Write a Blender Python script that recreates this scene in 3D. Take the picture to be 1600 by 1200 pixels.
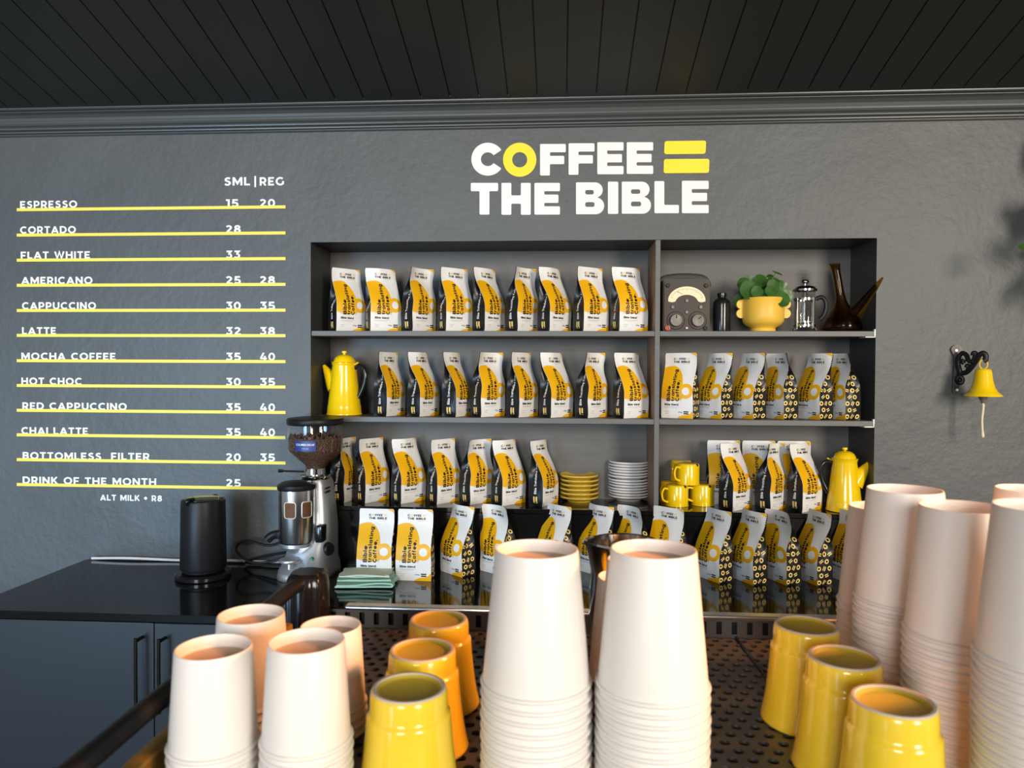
import bpy, bmesh, math, random
from mathutils import Vector, Matrix, noise
from math import sin, cos, pi, sqrt, radians

for o in list(bpy.data.objects):
    bpy.data.objects.remove(o)
SC = bpy.context.scene
COL = SC.collection
ZC = 1.52                                   # eye height of the camera above the floor

# ------------------------------------------------------------------ camera
F, YAW, PITCH, ROLL = 1150.0, .0666, -.0179, .0043
_fw = Vector((-sin(YAW), cos(YAW), 0)); _rt = Vector((cos(YAW), sin(YAW), 0)); _up = Vector((0, 0, 1))
FWD = _fw * cos(PITCH) + _up * sin(PITCH)
_u2 = _up * cos(PITCH) - _fw * sin(PITCH)
RGT = _rt * cos(ROLL) + _u2 * sin(ROLL)
UPV = _u2 * cos(ROLL) - _rt * sin(ROLL)
CAM = Vector((0, 0, ZC))
cd = bpy.data.cameras.new('camera')
cd.sensor_width = 36.0
cd.lens = 36.0 * F / 1600.0
cd.clip_start = .02
cd.dof.use_dof = True
cd.dof.focus_distance = 2.2
cd.dof.aperture_fstop = 13.0
cam = bpy.data.objects.new('camera', cd)
COL.objects.link(cam)
m3 = Matrix((RGT, UPV, -FWD)).transposed()
cam.matrix_world = Matrix.Translation(CAM) @ m3.to_4x4()
SC.camera = cam

# ------------------------------------------------------------------ world, lights, exposure
SC.view_settings.view_transform = 'Standard'
SC.view_settings.look = 'None'
SC.view_settings.gamma = 1.0
SC.view_settings.use_curve_mapping = False
SC.view_settings.exposure = 0.0
W = bpy.data.worlds.new('world'); SC.world = W
W.use_nodes = True
bgn = W.node_tree.nodes['Background']
bgn.inputs[0].default_value = (1.0, .965, .91, 1)
bgn.inputs[1].default_value = .24

def area(name, loc, target, sx, sy, power, color, spread=pi):
    l = bpy.data.lights.new(name, 'AREA'); l.shape = 'RECTANGLE'; l.size = sx; l.size_y = sy
    l.energy = power; l.color = color; l.spread = spread
    o = bpy.data.objects.new(name, l); COL.objects.link(o)
    o.location = loc
    o.rotation_euler = (Vector(target) - Vector(loc)).to_track_quat('-Z', 'Y').to_euler()
    return o
# daylight through the shop front behind the camera, and a warm lamp beside the machine
area('daylight_left', (-2.7, -2.2, .95), (-1.55, 2.3, .95), 1.2, 1.5, 20, (.42, .70, 1.0), radians(60))
area('daylight_front', (-1.5, -7.4, 2.9), (.1, 2.3, 1.3), 2.2, 2.8, 415, (.97, .955, .92))
area('daylight_right', (4.0, -4.6, 2.5), (1.35, 2.3, 1.55), 1.4, 2.4, 440, (1.0, .90, .75))
area('warm_counter_lamp', (1.20, .72, 2.0), (.12, .60, 1.22), .30, .25, 8.5, (1.0, .38, .12), radians(75))

# ------------------------------------------------------------------ pixel rays (the frame taken as 1600 x 1200)
def ray(u, v): return FWD + RGT * ((u - 800) / F) + UPV * ((600 - v) / F)
def atY(u, v, y=2.3):
    d = ray(u, v); return CAM + d * (y / d.y)
def atZ(u, v, z):
    d = ray(u, v); return CAM + d * ((z - ZC) / d.z)
def atD(u, v, dep): return CAM + ray(u, v) * dep

# ------------------------------------------------------------------ materials
def M(name, col, rough=.5, metal=0.0, spec=None, bump=None, vary=None, trans=0.0, ior=1.45, coat=0.0, alpha=None):
    m = bpy.data.materials.new(name); m.use_nodes = True
    nt = m.node_tree; b = nt.nodes['Principled BSDF']
    b.inputs['Base Color'].default_value = (*col, 1)
    b.inputs['Roughness'].default_value = rough
    b.inputs['Metallic'].default_value = metal
    b.inputs['IOR'].default_value = ior
    if spec is not None: b.inputs['Specular IOR Level'].default_value = spec
    if trans: b.inputs['Transmission Weight'].default_value = trans
    if coat: b.inputs['Coat Weight'].default_value = coat; b.inputs['Coat Roughness'].default_value = .08
    tc = nt.nodes.new('ShaderNodeTexCoord')
    if vary:                                  # (scale, strength[, stretch]) colour variation
        n = nt.nodes.new('ShaderNodeTexNoise'); n.inputs['Scale'].default_value = vary[0]; n.inputs['Detail'].default_value = 5
        src = tc.outputs['Object']
        if len(vary) > 2:
            mp = nt.nodes.new('ShaderNodeMapping'); mp.inputs['Scale'].default_value = vary[2]
            nt.links.new(src, mp.inputs[0]); src = mp.outputs[0]
        nt.links.new(src, n.inputs['Vector'])
        r = nt.nodes.new('ShaderNodeValToRGB')
        k = vary[1]
        r.color_ramp.elements[0].position = .3; r.color_ramp.elements[1].position = .7
        r.color_ramp.elements[0].color = tuple(c * (1 - k) for c in col) + (1,)
        r.color_ramp.elements[1].color = tuple(min(1, c * (1 + k)) for c in col) + (1,)
        nt.links.new(n.outputs['Fac'], r.inputs[0]); nt.links.new(r.outputs[0], b.inputs['Base Color'])
    if bump:                                  # list of (scale, strength, distance)
        prev = None
        for sc_, st, di in bump:
            n = nt.nodes.new('ShaderNodeTexNoise'); n.inputs['Scale'].default_value = sc_; n.inputs['Detail'].default_value = 4
            nt.links.new(tc.outputs['Object'], n.inputs['Vector'])
            bp = nt.nodes.new('ShaderNodeBump'); bp.inputs['Strength'].default_value = st; bp.inputs['Distance'].default_value = di
            nt.links.new(n.outputs['Fac'], bp.inputs['Height'])
            if prev: nt.links.new(prev.outputs[0], bp.inputs['Normal'])
            prev = bp
        nt.links.new(prev.outputs[0], b.inputs['Normal'])
    return m

m_wall = M('charcoal_plaster', (.080, .086, .0885), .48, vary=(3, .07), bump=[(7, .35, .012), (55, .38, .004), (150, .25, .0015)])
m_niche = M('charcoal_board', (.040, .042, .042), .45)
m_back = M('grey_wood_board', (.098, .094, .089), .5, vary=(6, .12, (1, 1, 9)))
m_shelf = M('grey_painted_shelf', (.115, .116, .114), .45, vary=(12, .1, (1, 6, 6)))
m_wood = M('worn_brown_wood', (.25, .150, .092), .55, vary=(16, .5, (5, 5, .7)), bump=[(60, .2, .001)])
m_wood2 = M('brown_shelf_board', (.15, .100, .070), .5, vary=(16, .4, (.5, 6, 6)))
m_ceil = M('black_boarding', (.022, .024, .0235), .5)
m_trim = M('charcoal_gloss_paint', (.075, .08, .08), .33, bump=[(30, .08, .002)])
m_floor = M('grey_floor', (.12, .115, .11), .6, vary=(4, .2))
m_granite = M('black_granite', (.006, .006, .0065), .09, spec=.6)
m_cab = M('slate_cabinet', (.0145, .0160, .0190), .42)
m_black = M('matt_black', (.009, .009, .010), .42, spec=.3)
m_blackgl = M('gloss_black', (.010, .010, .011), .16)
m_iron = M('black_iron', (.008, .008, .009), .5, bump=[(80, .2, .001)])
m_steel = M('brushed_steel', (.82, .84, .86), .22, 1.0)
m_chrome = M('chrome', (.78, .78, .78), .10, 1.0)
m_alu = M('cast_aluminium', (.60, .63, .66), .36, .8)
m_enamel = M('yellow_enamel', (.88, .58, .004), .16, coat=.4)
m_mug = M('yellow_ceramic', (.74, .53, .030), .18, coat=.4, vary=(20, .05))
m_mughol = M('shaded_yellow_hollow', (.42, .31, .03), .55)  # cup yellow darkened: the dim light in the hollow is put into the colour
m_mugring = M('worn_ceramic_foot', (.52, .44, .36), .5)
m_paper = M('white_paper_cup', (.70, .675, .65), .42)
m_base = M('bounce_tinted_paperboard', (.58, .41, .30), .55)  # tan mixes the board's own tone with painted-in warm bounce light
m_white = M('white_bag', (.80, .785, .765), .42, bump=[(28, .18, .003)])
m_yel = M('bag_yellow', (.86, .44, .004), .42)
m_pale = M('bag_pale_yellow', (.86, .62, .20), .42)
m_ink = M('bag_ink', (.010, .009, .009), .5)
m_grey = M('bag_grey_print', (.42, .41, .41), .5)
m_gus = M('bag_black_gusset', (.010, .010, .011), .34, bump=[(30, .3, .003)])
m_gtext = M('bag_white_text', (.82, .82, .80), .45)
m_signw = M('sign_white_paint', (.86, .81, .79), .5, bump=[(40, .12, .002)])
m_signy = M('sign_yellow_paint', (.93, .70, .015), .5, bump=[(40, .12, .002)])
m_menuw = M('menu_white_paint', (.88, .88, .86), .5)
m_menuy = M('menu_yellow_paint', (.85, .72, .10), .5)
def thin(name, tint, gl=1.0):
    m = bpy.data.materials.new(name); m.use_nodes = True; nt = m.node_tree
    nt.nodes.remove(nt.nodes['Principled BSDF']); out = nt.nodes['Material Output']
    tr = nt.nodes.new('ShaderNodeBsdfTransparent'); tr.inputs[0].default_value = (*tint, 1)
    g = nt.nodes.new('ShaderNodeBsdfGlossy'); g.inputs['Roughness'].default_value = .05; g.inputs[0].default_value = (gl, gl, gl, 1)
    lw = nt.nodes.new('ShaderNodeLayerWeight'); lw.inputs[0].default_value = .5
    pw = nt.nodes.new('ShaderNodeMath'); pw.operation = 'POWER'; pw.inputs[1].default_value = 4.0
    ma = nt.nodes.new('ShaderNodeMath'); ma.operation = 'MULTIPLY_ADD'; ma.inputs[1].default_value = .45; ma.inputs[2].default_value = .045
    nt.links.new(lw.outputs['Facing'], pw.inputs[0]); nt.links.new(pw.outputs[0], ma.inputs[0]); fr = ma
    mx = nt.nodes.new('ShaderNodeMixShader')
    nt.links.new(fr.outputs[0], mx.inputs[0]); nt.links.new(tr.outputs[0], mx.inputs[1]); nt.links.new(g.outputs[0], mx.inputs[2]); nt.links.new(mx.outputs[0], out.inputs[0])
    return m
m_plastic = thin('clear_hopper_plastic', (.96, .96, .955))
m_glass = thin('clear_glass', (.95, .96, .95))
m_amber = M('amber_glass', (.50, .28, .05), .03, trans=1.0, ior=1.3)
m_bean = M('dark_beans', (.085, .042, .026), .4, vary=(150, .5), bump=[(140, 1.0, .006)])
m_ground = M('ground_coffee', (.13, .055, .024), .7, vary=(90, .2))
m_leaf = M('green_leaf', (.036, .100, .016), .32, vary=(20, .3))
m_stem = M('green_stem', (.10, .17, .05), .5)
m_potyel = M('pale_yellow_pot', (.80, .48, .055), .42)
m_soil = M('dark_soil', (.02, .014, .01), .9)
m_bake = M('brown_bakelite', (.030, .0185, .012), .5, vary=(40, .2))
m_dial = M('cream_dial', (.82, .72, .46), .5)
m_red = M('red_terminal', (.45, .06, .04), .4)
m_cloth = M('mint_cloth', (.42, .68, .54), .85, bump=[(260, .35, .002)])
m_clothin = M('pale_mint_cloth', (.60, .70, .57), .85, bump=[(260, .35, .002)])
m_cable = M('white_cable', (.75, .75, .75), .4)
m_sticker = M('blue_sticker', (.020, .042, .23), .4)
m_plate = M('white_porcelain', (.74, .70, .67), .25)
m_plateyel = M('mustard_glaze', (.60, .40, .045), .22)
m_rope = M('cream_rope', (.75, .66, .48), .8)
m_wsteel = M('tray_steel', (.13, .125, .12), .42, .75)
m_woodpanel = M('ochre_wood_panel', (.30, .165, .028), .4, vary=(14, .3, (1, .2, 4)))
m_galv = M('worn_grey_iron', (.17, .15, .135), .5, .3, vary=(30, .4))
m_plate2 = M('worn_black_iron', (.07, .065, .06), .45, .3, vary=(45, .7))
m_screw = M('pale_screw', (.8, .78, .7), .4, .4)
m_green = M('green_lamp', (.02, .22, .08), .3)

# ------------------------------------------------------------------ object helpers
def thing(name, label, cat, loc=(0, 0, 0), rz=0.0, group=None):
    o = bpy.data.objects.new(name, None); COL.objects.link(o)
    o.empty_display_size = .05
    o.location = loc; o.rotation_euler = (0, 0, rz)
    o['label'] = label; o['category'] = cat
    if group: o['group'] = group
    return o
def tag(o, label, cat, group=None):
    o['label'] = label; o['category'] = cat
    if group: o['group'] = group
    return o
def obj(name, bm, mats, parent=None, smooth=True, angle=40, label=None, loc=None):
    me = bpy.data.meshes.new(name)
    bmesh.ops.recalc_face_normals(bm, faces=bm.faces[:])
    if smooth:
        for f in bm.faces: f.smooth = not (len(f.verts) == 4 and f.calc_area() > .004) and len(f.verts) < 12
        a = radians(angle)
        for e in bm.edges:
            e.smooth = not (len(e.link_faces) == 2 and e.calc_face_angle(0) > a)
    bm.to_mesh(me); bm.free()
    for m in (mats if isinstance(mats, (list, tuple)) else [mats]): me.materials.append(m)
    o = bpy.data.objects.new(name, me); COL.objects.link(o)
    if parent: o.parent = parent
    if label: o['label'] = label
    if loc is not None: o.location = loc
    return o
def struct(name, bm, mats, smooth=False, label=None):
    o = obj(name, bm, mats, None, smooth); o['kind'] = 'structure'
    if label: o['label'] = label
    return o
def dup(root, loc, rz=None, label=None, group=None, rot=None, scale=None):
    r = root.copy(); COL.objects.link(r); r.location = loc
    if rz is not None: r.rotation_euler = (0, 0, rz)
    if rot is not None: r.rotation_euler = rot
    if scale is not None: r.scale = scale
    if label: r['label'] = label
    if group: r['group'] = group
    for ch in list(root.children):
        c = ch.copy(); COL.objects.link(c); c.parent = r
        for g in list(ch.children):
            d = g.copy(); COL.objects.link(d); d.parent = c
    return r
NB = bmesh.new
def setm(bm, n0, mi):
    bm.faces.ensure_lookup_table()
    for f in bm.faces[n0:]: f.material_index = mi
def box(bm, x0, x1, y0, y1, z0, z1, bev=0.0, mi=0, seg=2):
    n0 = len(bm.faces)
    r = bmesh.ops.create_cube(bm, size=1.0)
    vs = r['verts']
    for v in vs:
        v.co = Vector(((x0 + x1) / 2 + v.co.x * (x1 - x0), (y0 + y1) / 2 + v.co.y * (y1 - y0), (z0 + z1) / 2 + v.co.z * (z1 - z0)))
    if bev > 0:
        es = list({e for v in vs for e in v.link_edges})
        bmesh.ops.bevel(bm, geom=es, offset=bev, segments=seg, affect='EDGES', profile=.5)
    setm(bm, n0, mi)
    return bm
def lathe(bm, prof, seg=40, c=(0, 0, 0), mi=0, sx=1.0, sy=1.0, mat=None):
    n0 = len(bm.faces); rings = []
    for r, z in prof:
        if r < 1e-6:
            rings.append([bm.verts.new((c[0], c[1], c[2] + z))])
        else:
            rings.append([bm.verts.new((c[0] + sx * r * cos(2 * pi * i / seg), c[1] + sy * r * sin(2 * pi * i / seg), c[2] + z)) for i in range(seg)])
    for a, b in zip(rings, rings[1:]):
        for i in range(seg):
            j = (i + 1) % seg
            if len(a) == 1 and len(b) == 1: continue
            if len(a) == 1: bm.faces.new((a[0], b[j], b[i]))
            elif len(b) == 1: bm.faces.new((a[i], a[j], b[0]))
            else: bm.faces.new((a[i], a[j], b[j], b[i]))
    if mat is not None:
        bmesh.ops.transform(bm, matrix=mat, verts=[v for r in rings for v in r])
    setm(bm, n0, mi)
    return bm
def tube(bm, pts, r, seg=10, mi=0, closed=False, flat=1.0):
    n0 = len(bm.faces)
    P = [Vector(p) for p in pts]; n = len(P)
    R = r if isinstance(r, (list, tuple)) else [r] * n
    T = []
    for i in range(n):
        a = P[(i - 1) % n] if (closed or i > 0) else P[i]
        b = P[(i + 1) % n] if (closed or i < n - 1) else P[i]
        T.append((b - a).normalized())
    up = Vector((0, 0, 1)) if abs(T[0].z) < .9 else Vector((0, 1, 0))
    nrm = (up - T[0] * up.dot(T[0])).normalized()
    rings = []
    for i in range(n):
        nrm = (nrm - T[i] * nrm.dot(T[i])).normalized()
        bn = T[i].cross(nrm)
        rings.append([bm.verts.new(P[i] + nrm * (R[i] * flat * cos(2 * pi * k / seg)) + bn * (R[i] * sin(2 * pi * k / seg))) for k in range(seg)])
    m = n if closed else n - 1
    for i in range(m):
        a, b = rings[i], rings[(i + 1) % n]
        for k in range(seg):
            j = (k + 1) % seg
            bm.faces.new((a[k], a[j], b[j], b[k]))
    if not closed:
        bm.faces.new(rings[0][::-1]); bm.faces.new(rings[-1])
    setm(bm, n0, mi)
    return bm
def smoothpath(ctrl, n=8, closed=False):
    P = [Vector(p) for p in ctrl]; out = []; L = len(P)
    rng = range(L) if closed else range(L - 1)
    for i in rng:
        if closed: p0, p1, p2, p3 = P[(i - 1) % L], P[i], P[(i + 1) % L], P[(i + 2) % L]
        else: p0, p1, p2, p3 = P[max(i - 1, 0)], P[i], P[i + 1], P[min(i + 2, L - 1)]
        for k in range(n):
            t = k / n
            out.append(.5 * ((2 * p1) + (p2 - p0) * t + (2 * p0 - 5 * p1 + 4 * p2 - p3) * t * t + (3 * p1 - p0 - 3 * p2 + p3) * t ** 3))
    if not closed: out.append(P[-1])
    return out
def loft(bm, secs, seg=32, e=4.0, mi=0, cap=True):
    """stack of superellipse sections (z, cx, cy, hx, hy)"""
    n0 = len(bm.faces); rings = []
    for z, cx, cy, hx, hy in secs:
        ring = []
        for i in range(seg):
            t = 2 * pi * i / seg; c, s = cos(t), sin(t)
            ring.append(bm.verts.new((cx + hx * math.copysign(abs(c) ** (2 / e), c), cy + hy * math.copysign(abs(s) ** (2 / e), s), z)))
        rings.append(ring)
    for a, b in zip(rings, rings[1:]):
        for i in range(seg):
            j = (i + 1) % seg
            bm.faces.new((a[i], a[j], b[j], b[i]))
    if cap:
        bm.faces.new(rings[0][::-1]); bm.faces.new(rings[-1])
    setm(bm, n0, mi)
    return bm

# flat outlines and lettering as geometry ------------------------------------------------
def _curve_geo(cu):
    ob = bpy.data.objects.new('outline', cu); COL.objects.link(ob)
    bpy.context.view_layer.update()
    dg = bpy.context.evaluated_depsgraph_get()
    me = bpy.data.meshes.new_from_object(ob.evaluated_get(dg))
    vs = [v.co.copy() for v in me.vertices]; fs = [tuple(p.vertices) for p in me.polygons]
    bpy.data.objects.remove(ob); bpy.data.curves.remove(cu); bpy.data.meshes.remove(me)
    return vs, fs
_tc = {}
def text_geo(s, bold=.012, spacing=1.0, res=3, extrude=0.0):
    k = (s, bold, spacing, res, extrude)
    if k not in _tc:
        cu = bpy.data.curves.new('lettering', 'FONT')
        cu.body = s; cu.size = 1.0; cu.offset = bold; cu.space_character = spacing
        cu.resolution_u = res; cu.fill_mode = 'BOTH' if extrude else 'FRONT'; cu.extrude = extrude
        _tc[k] = _curve_geo(cu)
    vs, fs = _tc[k]
    return [v.copy() for v in vs], fs
def _arc(cx, cy, rx, ry, a0, a1, n=18):
    return [(cx + rx * cos(radians(a0 + (a1 - a0) * i / n)), cy + ry * sin(radians(a0 + (a1 - a0) * i / n))) for i in range(n + 1)]
def _sp(p, n=6): return [(q.x, q.y) for q in smoothpath([(x, y, 0) for x, y in p], n)]
_a = .098
GL = {   # width, centre lines of a bold geometric alphabet, capital height 1
 'A': (.92, [[(.07, 0), (.46, .96)], [(.85, 0), (.46, .96)], [(.20, .27), (.72, .27)]]),
 'B': (.74, [[(_a, 0), (_a, 1)], [(_a, 1 - _a), (.40, 1 - _a)] + _arc(.42, .71, .19, .193, 90, -90, 10) + [(_a, .517)], [(_a, .51), (.42, .51)] + _arc(.44, .305, .205, .207, 90, -90, 10) + [(_a, _a)]]),
 'C': (.86, [_arc(.50, .5, .405, .405, 48, 312, 28)]),
 'D': (.88, [[(_a, 0), (_a, 1)], [(_a, 1 - _a), (.38, 1 - _a)] + _arc(.38, .5, .402, .402, 90, -90, 18) + [(_a, _a)]]),
 'E': (.66, [[(_a, 0), (_a, 1)], [(_a, 1 - _a), (.64, 1 - _a)], [(_a, .5), (.57, .5)], [(_a, _a), (.66, _a)]]),
 'F': (.64, [[(_a, 0), (_a, 1)], [(_a, 1 - _a), (.64, 1 - _a)], [(_a, .45), (.57, .45)]]),
 'G': (.92, [_arc(.50, .5, .405, .405, 48, 322, 28), [(.815, .52), (.815, .16)]]),
 'H': (.84, [[(_a, 0), (_a, 1)], [(.84 - _a, 0), (.84 - _a, 1)], [(_a, .5), (.74, .5)]]),
 'I': (.2, [[(.1, 0), (.1, 1)]]),
 'K': (.80, [[(_a, 0), (_a, 1)], [(.70, 1), (_a + .02, .36)], [(.30, .56), (.74, 0)]]),
 'L': (.62, [[(_a, 0), (_a, 1)], [(_a, _a), (.62, _a)]]),
 'M': (1.02, [[(_a, 0), (_a, 1)], [(1.02 - _a, 0), (1.02 - _a, 1)], [(_a + .02, .95), (.51, .24), (1.0 - _a, .95)]]),
 'N': (.86, [[(_a, 0), (_a, 1)], [(.86 - _a, 0), (.86 - _a, 1)], [(_a + .01, .93), (.85 - _a, .07)]]),
 'O': (1.0, [_arc(.5, .5, .405, .405, 0, 360, 36)]),
 'P': (.74, [[(_a, 0), (_a, 1)], [(_a, 1 - _a), (.40, 1 - _a)] + _arc(.40, .64, .235, .262, 90, -90, 14) + [(_a, .378)]]),
 'R': (.76, [[(_a, 0), (_a, 1)], [(_a, 1 - _a), (.40, 1 - _a)] + _arc(.40, .645, .235, .257, 90, -90, 14) + [(_a, .388)], [(.40, .38), (.67, 0)]]),
 'S': (.70, [_sp([(.60, .82), (.46, .90), (.28, .88), (.15, .74), (.22, .585), (.42, .50), (.56, .41), (.59, .26), (.46, .115), (.26, .10), (.08, .20)], 5)]),
 'T': (.72, [[(.36, 0), (.36, 1)], [(0, 1 - _a), (.72, 1 - _a)]]),
 'U': (.82, [[(_a, 1), (_a, .42)] + _arc(.41, .42, .312, .324, 180, 360, 16) + [(.82 - _a, 1)]]),
 'W': (1.24, [[(.08, 1), (.36, .05), (.62, .93), (.88, .05), (1.16, 1)]]),
 '0': (.78, [_arc(.39, .5, .285, .405, 0, 360, 30)]),
 '1': (.42, [[(.30, 0), (.30, 1)], [(.02, 1 - _a), (.30, 1 - _a)]]),
 '2': (.70, [_sp([(.08, .78), (.22, .89), (.42, .88), (.56, .74), (.50, .56), (.34, .38), (.12, .15)], 5), [(.06, _a), (.70, _a)]]),
 '3': (.70, [[(.08, 1 - _a), (.56, 1 - _a), (.33, .60)], [(.28, .56), (.36, .56)] + _arc(.36, .33, .235, .232, 90, -60, 12) + [(.26, .10), (.06, .19)]]),
 '4': (.82, [[(.46, 1), (.12, .30)], [(.06, .28), (.82, .28)], [(.60, 0), (.60, .60)]]),
 '5': (.70, [[(.62, 1 - _a), (.17, 1 - _a), (.14, .54), (.34, .55)] + _arc(.36, .325, .235, .225, 88, -70, 12) + [(.24, .10), (.06, .19)]]),
 '8': (.76, [_arc(.38, .73, .225, .175, 0, 360, 24), _arc(.38, .29, .272, .205, 0, 360, 26)]),
 '+': (.56, [[(.28, .22), (.28, .78)], [(0, .5), (.56, .5)]]),
 '|': (.12, [[(.06, -.2), (.06, 1.15)]]),
 'a': (.72, [_arc(.36, .36, .265, .265, 0, 360, 22), [(.62, 0), (.62, .72)]]),
 'b': (.72, [[(.1, 0), (.1, 1.02)], _arc(.36, .36, .265, .265, 0, 360, 22)]),
 'd': (.72, [_arc(.36, .36, .265, .265, 0, 360, 22), [(.62, 0), (.62, 1.02)]]),
 'e': (.72, [_arc(.36, .36, .265, .265, 0, 315, 20), [(.12, .34), (.70, .34)]]),
 'f': (.46, [[(.2, 0), (.2, .76)] + _arc(.38, .76, .18, .165, 180, 80, 6), [(.0, .62), (.42, .62)]]),
 'g': (.72, [_arc(.36, .36, .265, .265, 0, 360, 22), [(.62, .72), (.62, .0)] + _arc(.37, -.0, .25, .19, 0, -140, 9)]),
 'i': (.2, [[(.1, 0), (.1, .72)], [(.1, .84), (.1, 1.04)]]),
 'l': (.2, [[(.1, 0), (.1, 1.02)]]),
 'n': (.70, [[(.1, 0), (.1, .72)], _arc(.35, .40, .25, .235, 180, 0, 12) + [(.60, 0)]]),
 'o': (.72, [_arc(.36, .36, .265, .265, 0, 360, 22)]),
 'r': (.44, [[(.1, 0), (.1, .72)], _arc(.40, .36, .30, .265, 180, 85, 7)]),
 's': (.56, [_sp([(.50, .58), (.34, .64), (.17, .60), (.13, .50), (.26, .40), (.42, .33), (.45, .19), (.30, .085), (.07, .14)], 4)]),
 't': (.46, [[(.2, .94), (.2, .25)] + _arc(.36, .25, .16, .155, 180, 285, 6), [(.0, .62), (.43, .62)]]),
 '.': (.24, [[(.12, 0), (.12, .23)]]),
}
def stroke_geo(text, gap=.19, hw=.106, dz=.02):
    V_, F_ = [], []; x = 0
    for ch in text:
        if ch == ' ': x += .54; continue
        w, strokes = GL[ch]
        for si, st in enumerate(strokes):
            P = [Vector(p) for p in st]
            P = [p for i, p in enumerate(P) if i == 0 or (p - P[i - 1]).length > 1e-4]
            n = len(P); closed = (P[0] - P[-1]).length < 1e-3
            o = len(V_)
            for i, p in enumerate(P):
                a = P[i - 1] if i > 0 else (P[-2] if closed else None)
                b = P[i + 1] if i < n - 1 else (P[1] if closed else None)
                d0 = (p - a).normalized() if a is not None else None
                d1 = (b - p).normalized() if b is not None else None
                d = ((d0 or d1) + (d1 or d0)).normalized()
                nn = Vector((-d.y, d.x))
                k = 1 / max(.45, d.dot(d0 or d1))
                for sg in (1, -1):
                    q = p + nn * (hw * k * sg)
                    V_.append(Vector((x + q.x, q.y, 1 + si))); V_.append(Vector((x + q.x, q.y, -1)))
            for i in range(n - 1):
                a, b = o + 4 * i, o + 4 * i + 4
                F_ += [(a, a + 2, b + 2, b), (a, b, b + 1, a + 1), (a + 2, a + 3, b + 3, b + 2)]
            if not closed:
                e = o + 4 * (n - 1)
                F_ += [(o, o + 1, o + 3, o + 2), (e, e + 2, e + 3, e + 1)]
        x += w + gap
    return V_, F_
def flat_strokes(text, hw=.115, gap=.13):
    """front faces only, each stroke lifted a hair above the last"""
    vs, fs = stroke_geo(text, gap, hw)
    return [Vector((v.x, v.y, .00006 * max(0, v.z - 1))) for v in vs], [f for f in fs if all(vs[i].z > 0 for i in f)]
def poly_geo(loops, extrude=0.0):
    cu = bpy.data.curves.new('outline', 'CURVE'); cu.dimensions = '2D'
    cu.fill_mode = 'BOTH' if extrude else 'FRONT'; cu.extrude = extrude
    for lp in loops:
        sp = cu.splines.new('POLY'); sp.points.add(len(lp) - 1); sp.use_cyclic_u = True
        for p, q in zip(sp.points, lp): p.co = (q[0], q[1], 0, 1)
    return _curve_geo(cu)
def bbox2(vs): return min(v.x for v in vs), max(v.x for v in vs), min(v.y for v in vs), max(v.y for v in vs)
def fit(vs, x0, x1, y0, y1):
    a, b, c, d = bbox2(vs)
    return [Vector((x0 + (v.x - a) / (b - a) * (x1 - x0), y0 + (v.y - c) / (d - c) * (y1 - y0), v.z)) for v in vs]
def add_geo(bm, vs, fs, mi=0):
    n0 = len(bm.faces)
    B = [bm.verts.new(v) for v in vs]
    for f in fs:
        try: bm.faces.new([B[i] for i in f])
        except ValueError: pass
    setm(bm, n0, mi)
def roundpoly(pts, r, n=4):
    out = []; L = len(pts)
    for i in range(L):
        p = Vector(pts[i]); a = Vector(pts[i - 1]) - p; b = Vector(pts[(i + 1) % L]) - p
        k = min(r, a.length * .48, b.length * .48)
        s, e = p + a.normalized() * k, p + b.normalized() * k
        for j in range(n + 1):
            t = j / n
            q = s * (1 - t) ** 2 + p * (2 * t * (1 - t)) + e * t * t
            out.append((q.x, q.y))
    return out
def circ(cx, cy, r, n=28, a0=0, a1=2 * pi):
    full = abs(a1 - a0 - 2 * pi) < 1e-6
    return [(cx + r * cos(a0 + (a1 - a0) * i / (n if full else n - 1)), cy + r * sin(a0 + (a1 - a0) * i / (n if full else n - 1))) for i in range(n)]

# ------------------------------------------------------------------ the setting
YW = 2.3                       # face of the back wall
NX0, NX1, NZ0, NZ1, ND = -.797, .950, ZC - .433, ZC + .406, .2023
bm = NB()
def quad(bm, a, b, c, d, mi=0):
    f = bm.faces.new([bm.verts.new(p) for p in (a, b, c, d)]); f.material_index = mi
X0, X1 = -4.6, 4.6
TOP = 2.60
for (a, b, c, d) in ((X0, NX0, 0, TOP), (NX1, X1, 0, TOP), (NX0, NX1, 0, NZ0), (NX0, NX1, NZ1, TOP)):
    quad(bm, (a, YW, c), (b, YW, c), (b, YW, d), (a, YW, d))
YB = YW + ND
quad(bm, (NX0, YW, NZ0), (NX0, YB, NZ0), (NX0, YB, NZ1), (NX0, YW, NZ1), 1)
quad(bm, (NX1, YW, NZ0), (NX1, YB, NZ0), (NX1, YB, NZ1), (NX1, YW, NZ1), 1)
quad(bm, (NX0, YW, NZ1), (NX1, YW, NZ1), (NX1, YB, NZ1), (NX0, YB, NZ1), 1)
quad(bm, (NX0, YW, NZ0), (NX1, YW, NZ0), (NX1, YB, NZ0), (NX0, YB, NZ0), 1)
quad(bm, (NX0, YB, NZ0), (NX1, YB, NZ0), (NX1, YB, NZ1), (NX0, YB, NZ1), 2)
quad(bm, (X0, YB + .1, 0), (X1, YB + .1, 0), (X1, YB + .1, TOP), (X0, YB + .1, TOP))
struct('wall_back', bm, [m_wall, m_niche, m_back], label='charcoal plaster wall with a recessed shelf niche')
bm = NB(); box(bm, X0, X1, -2.6, YB + .1, -.05, 0); struct('floor', bm, m_floor)

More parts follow.
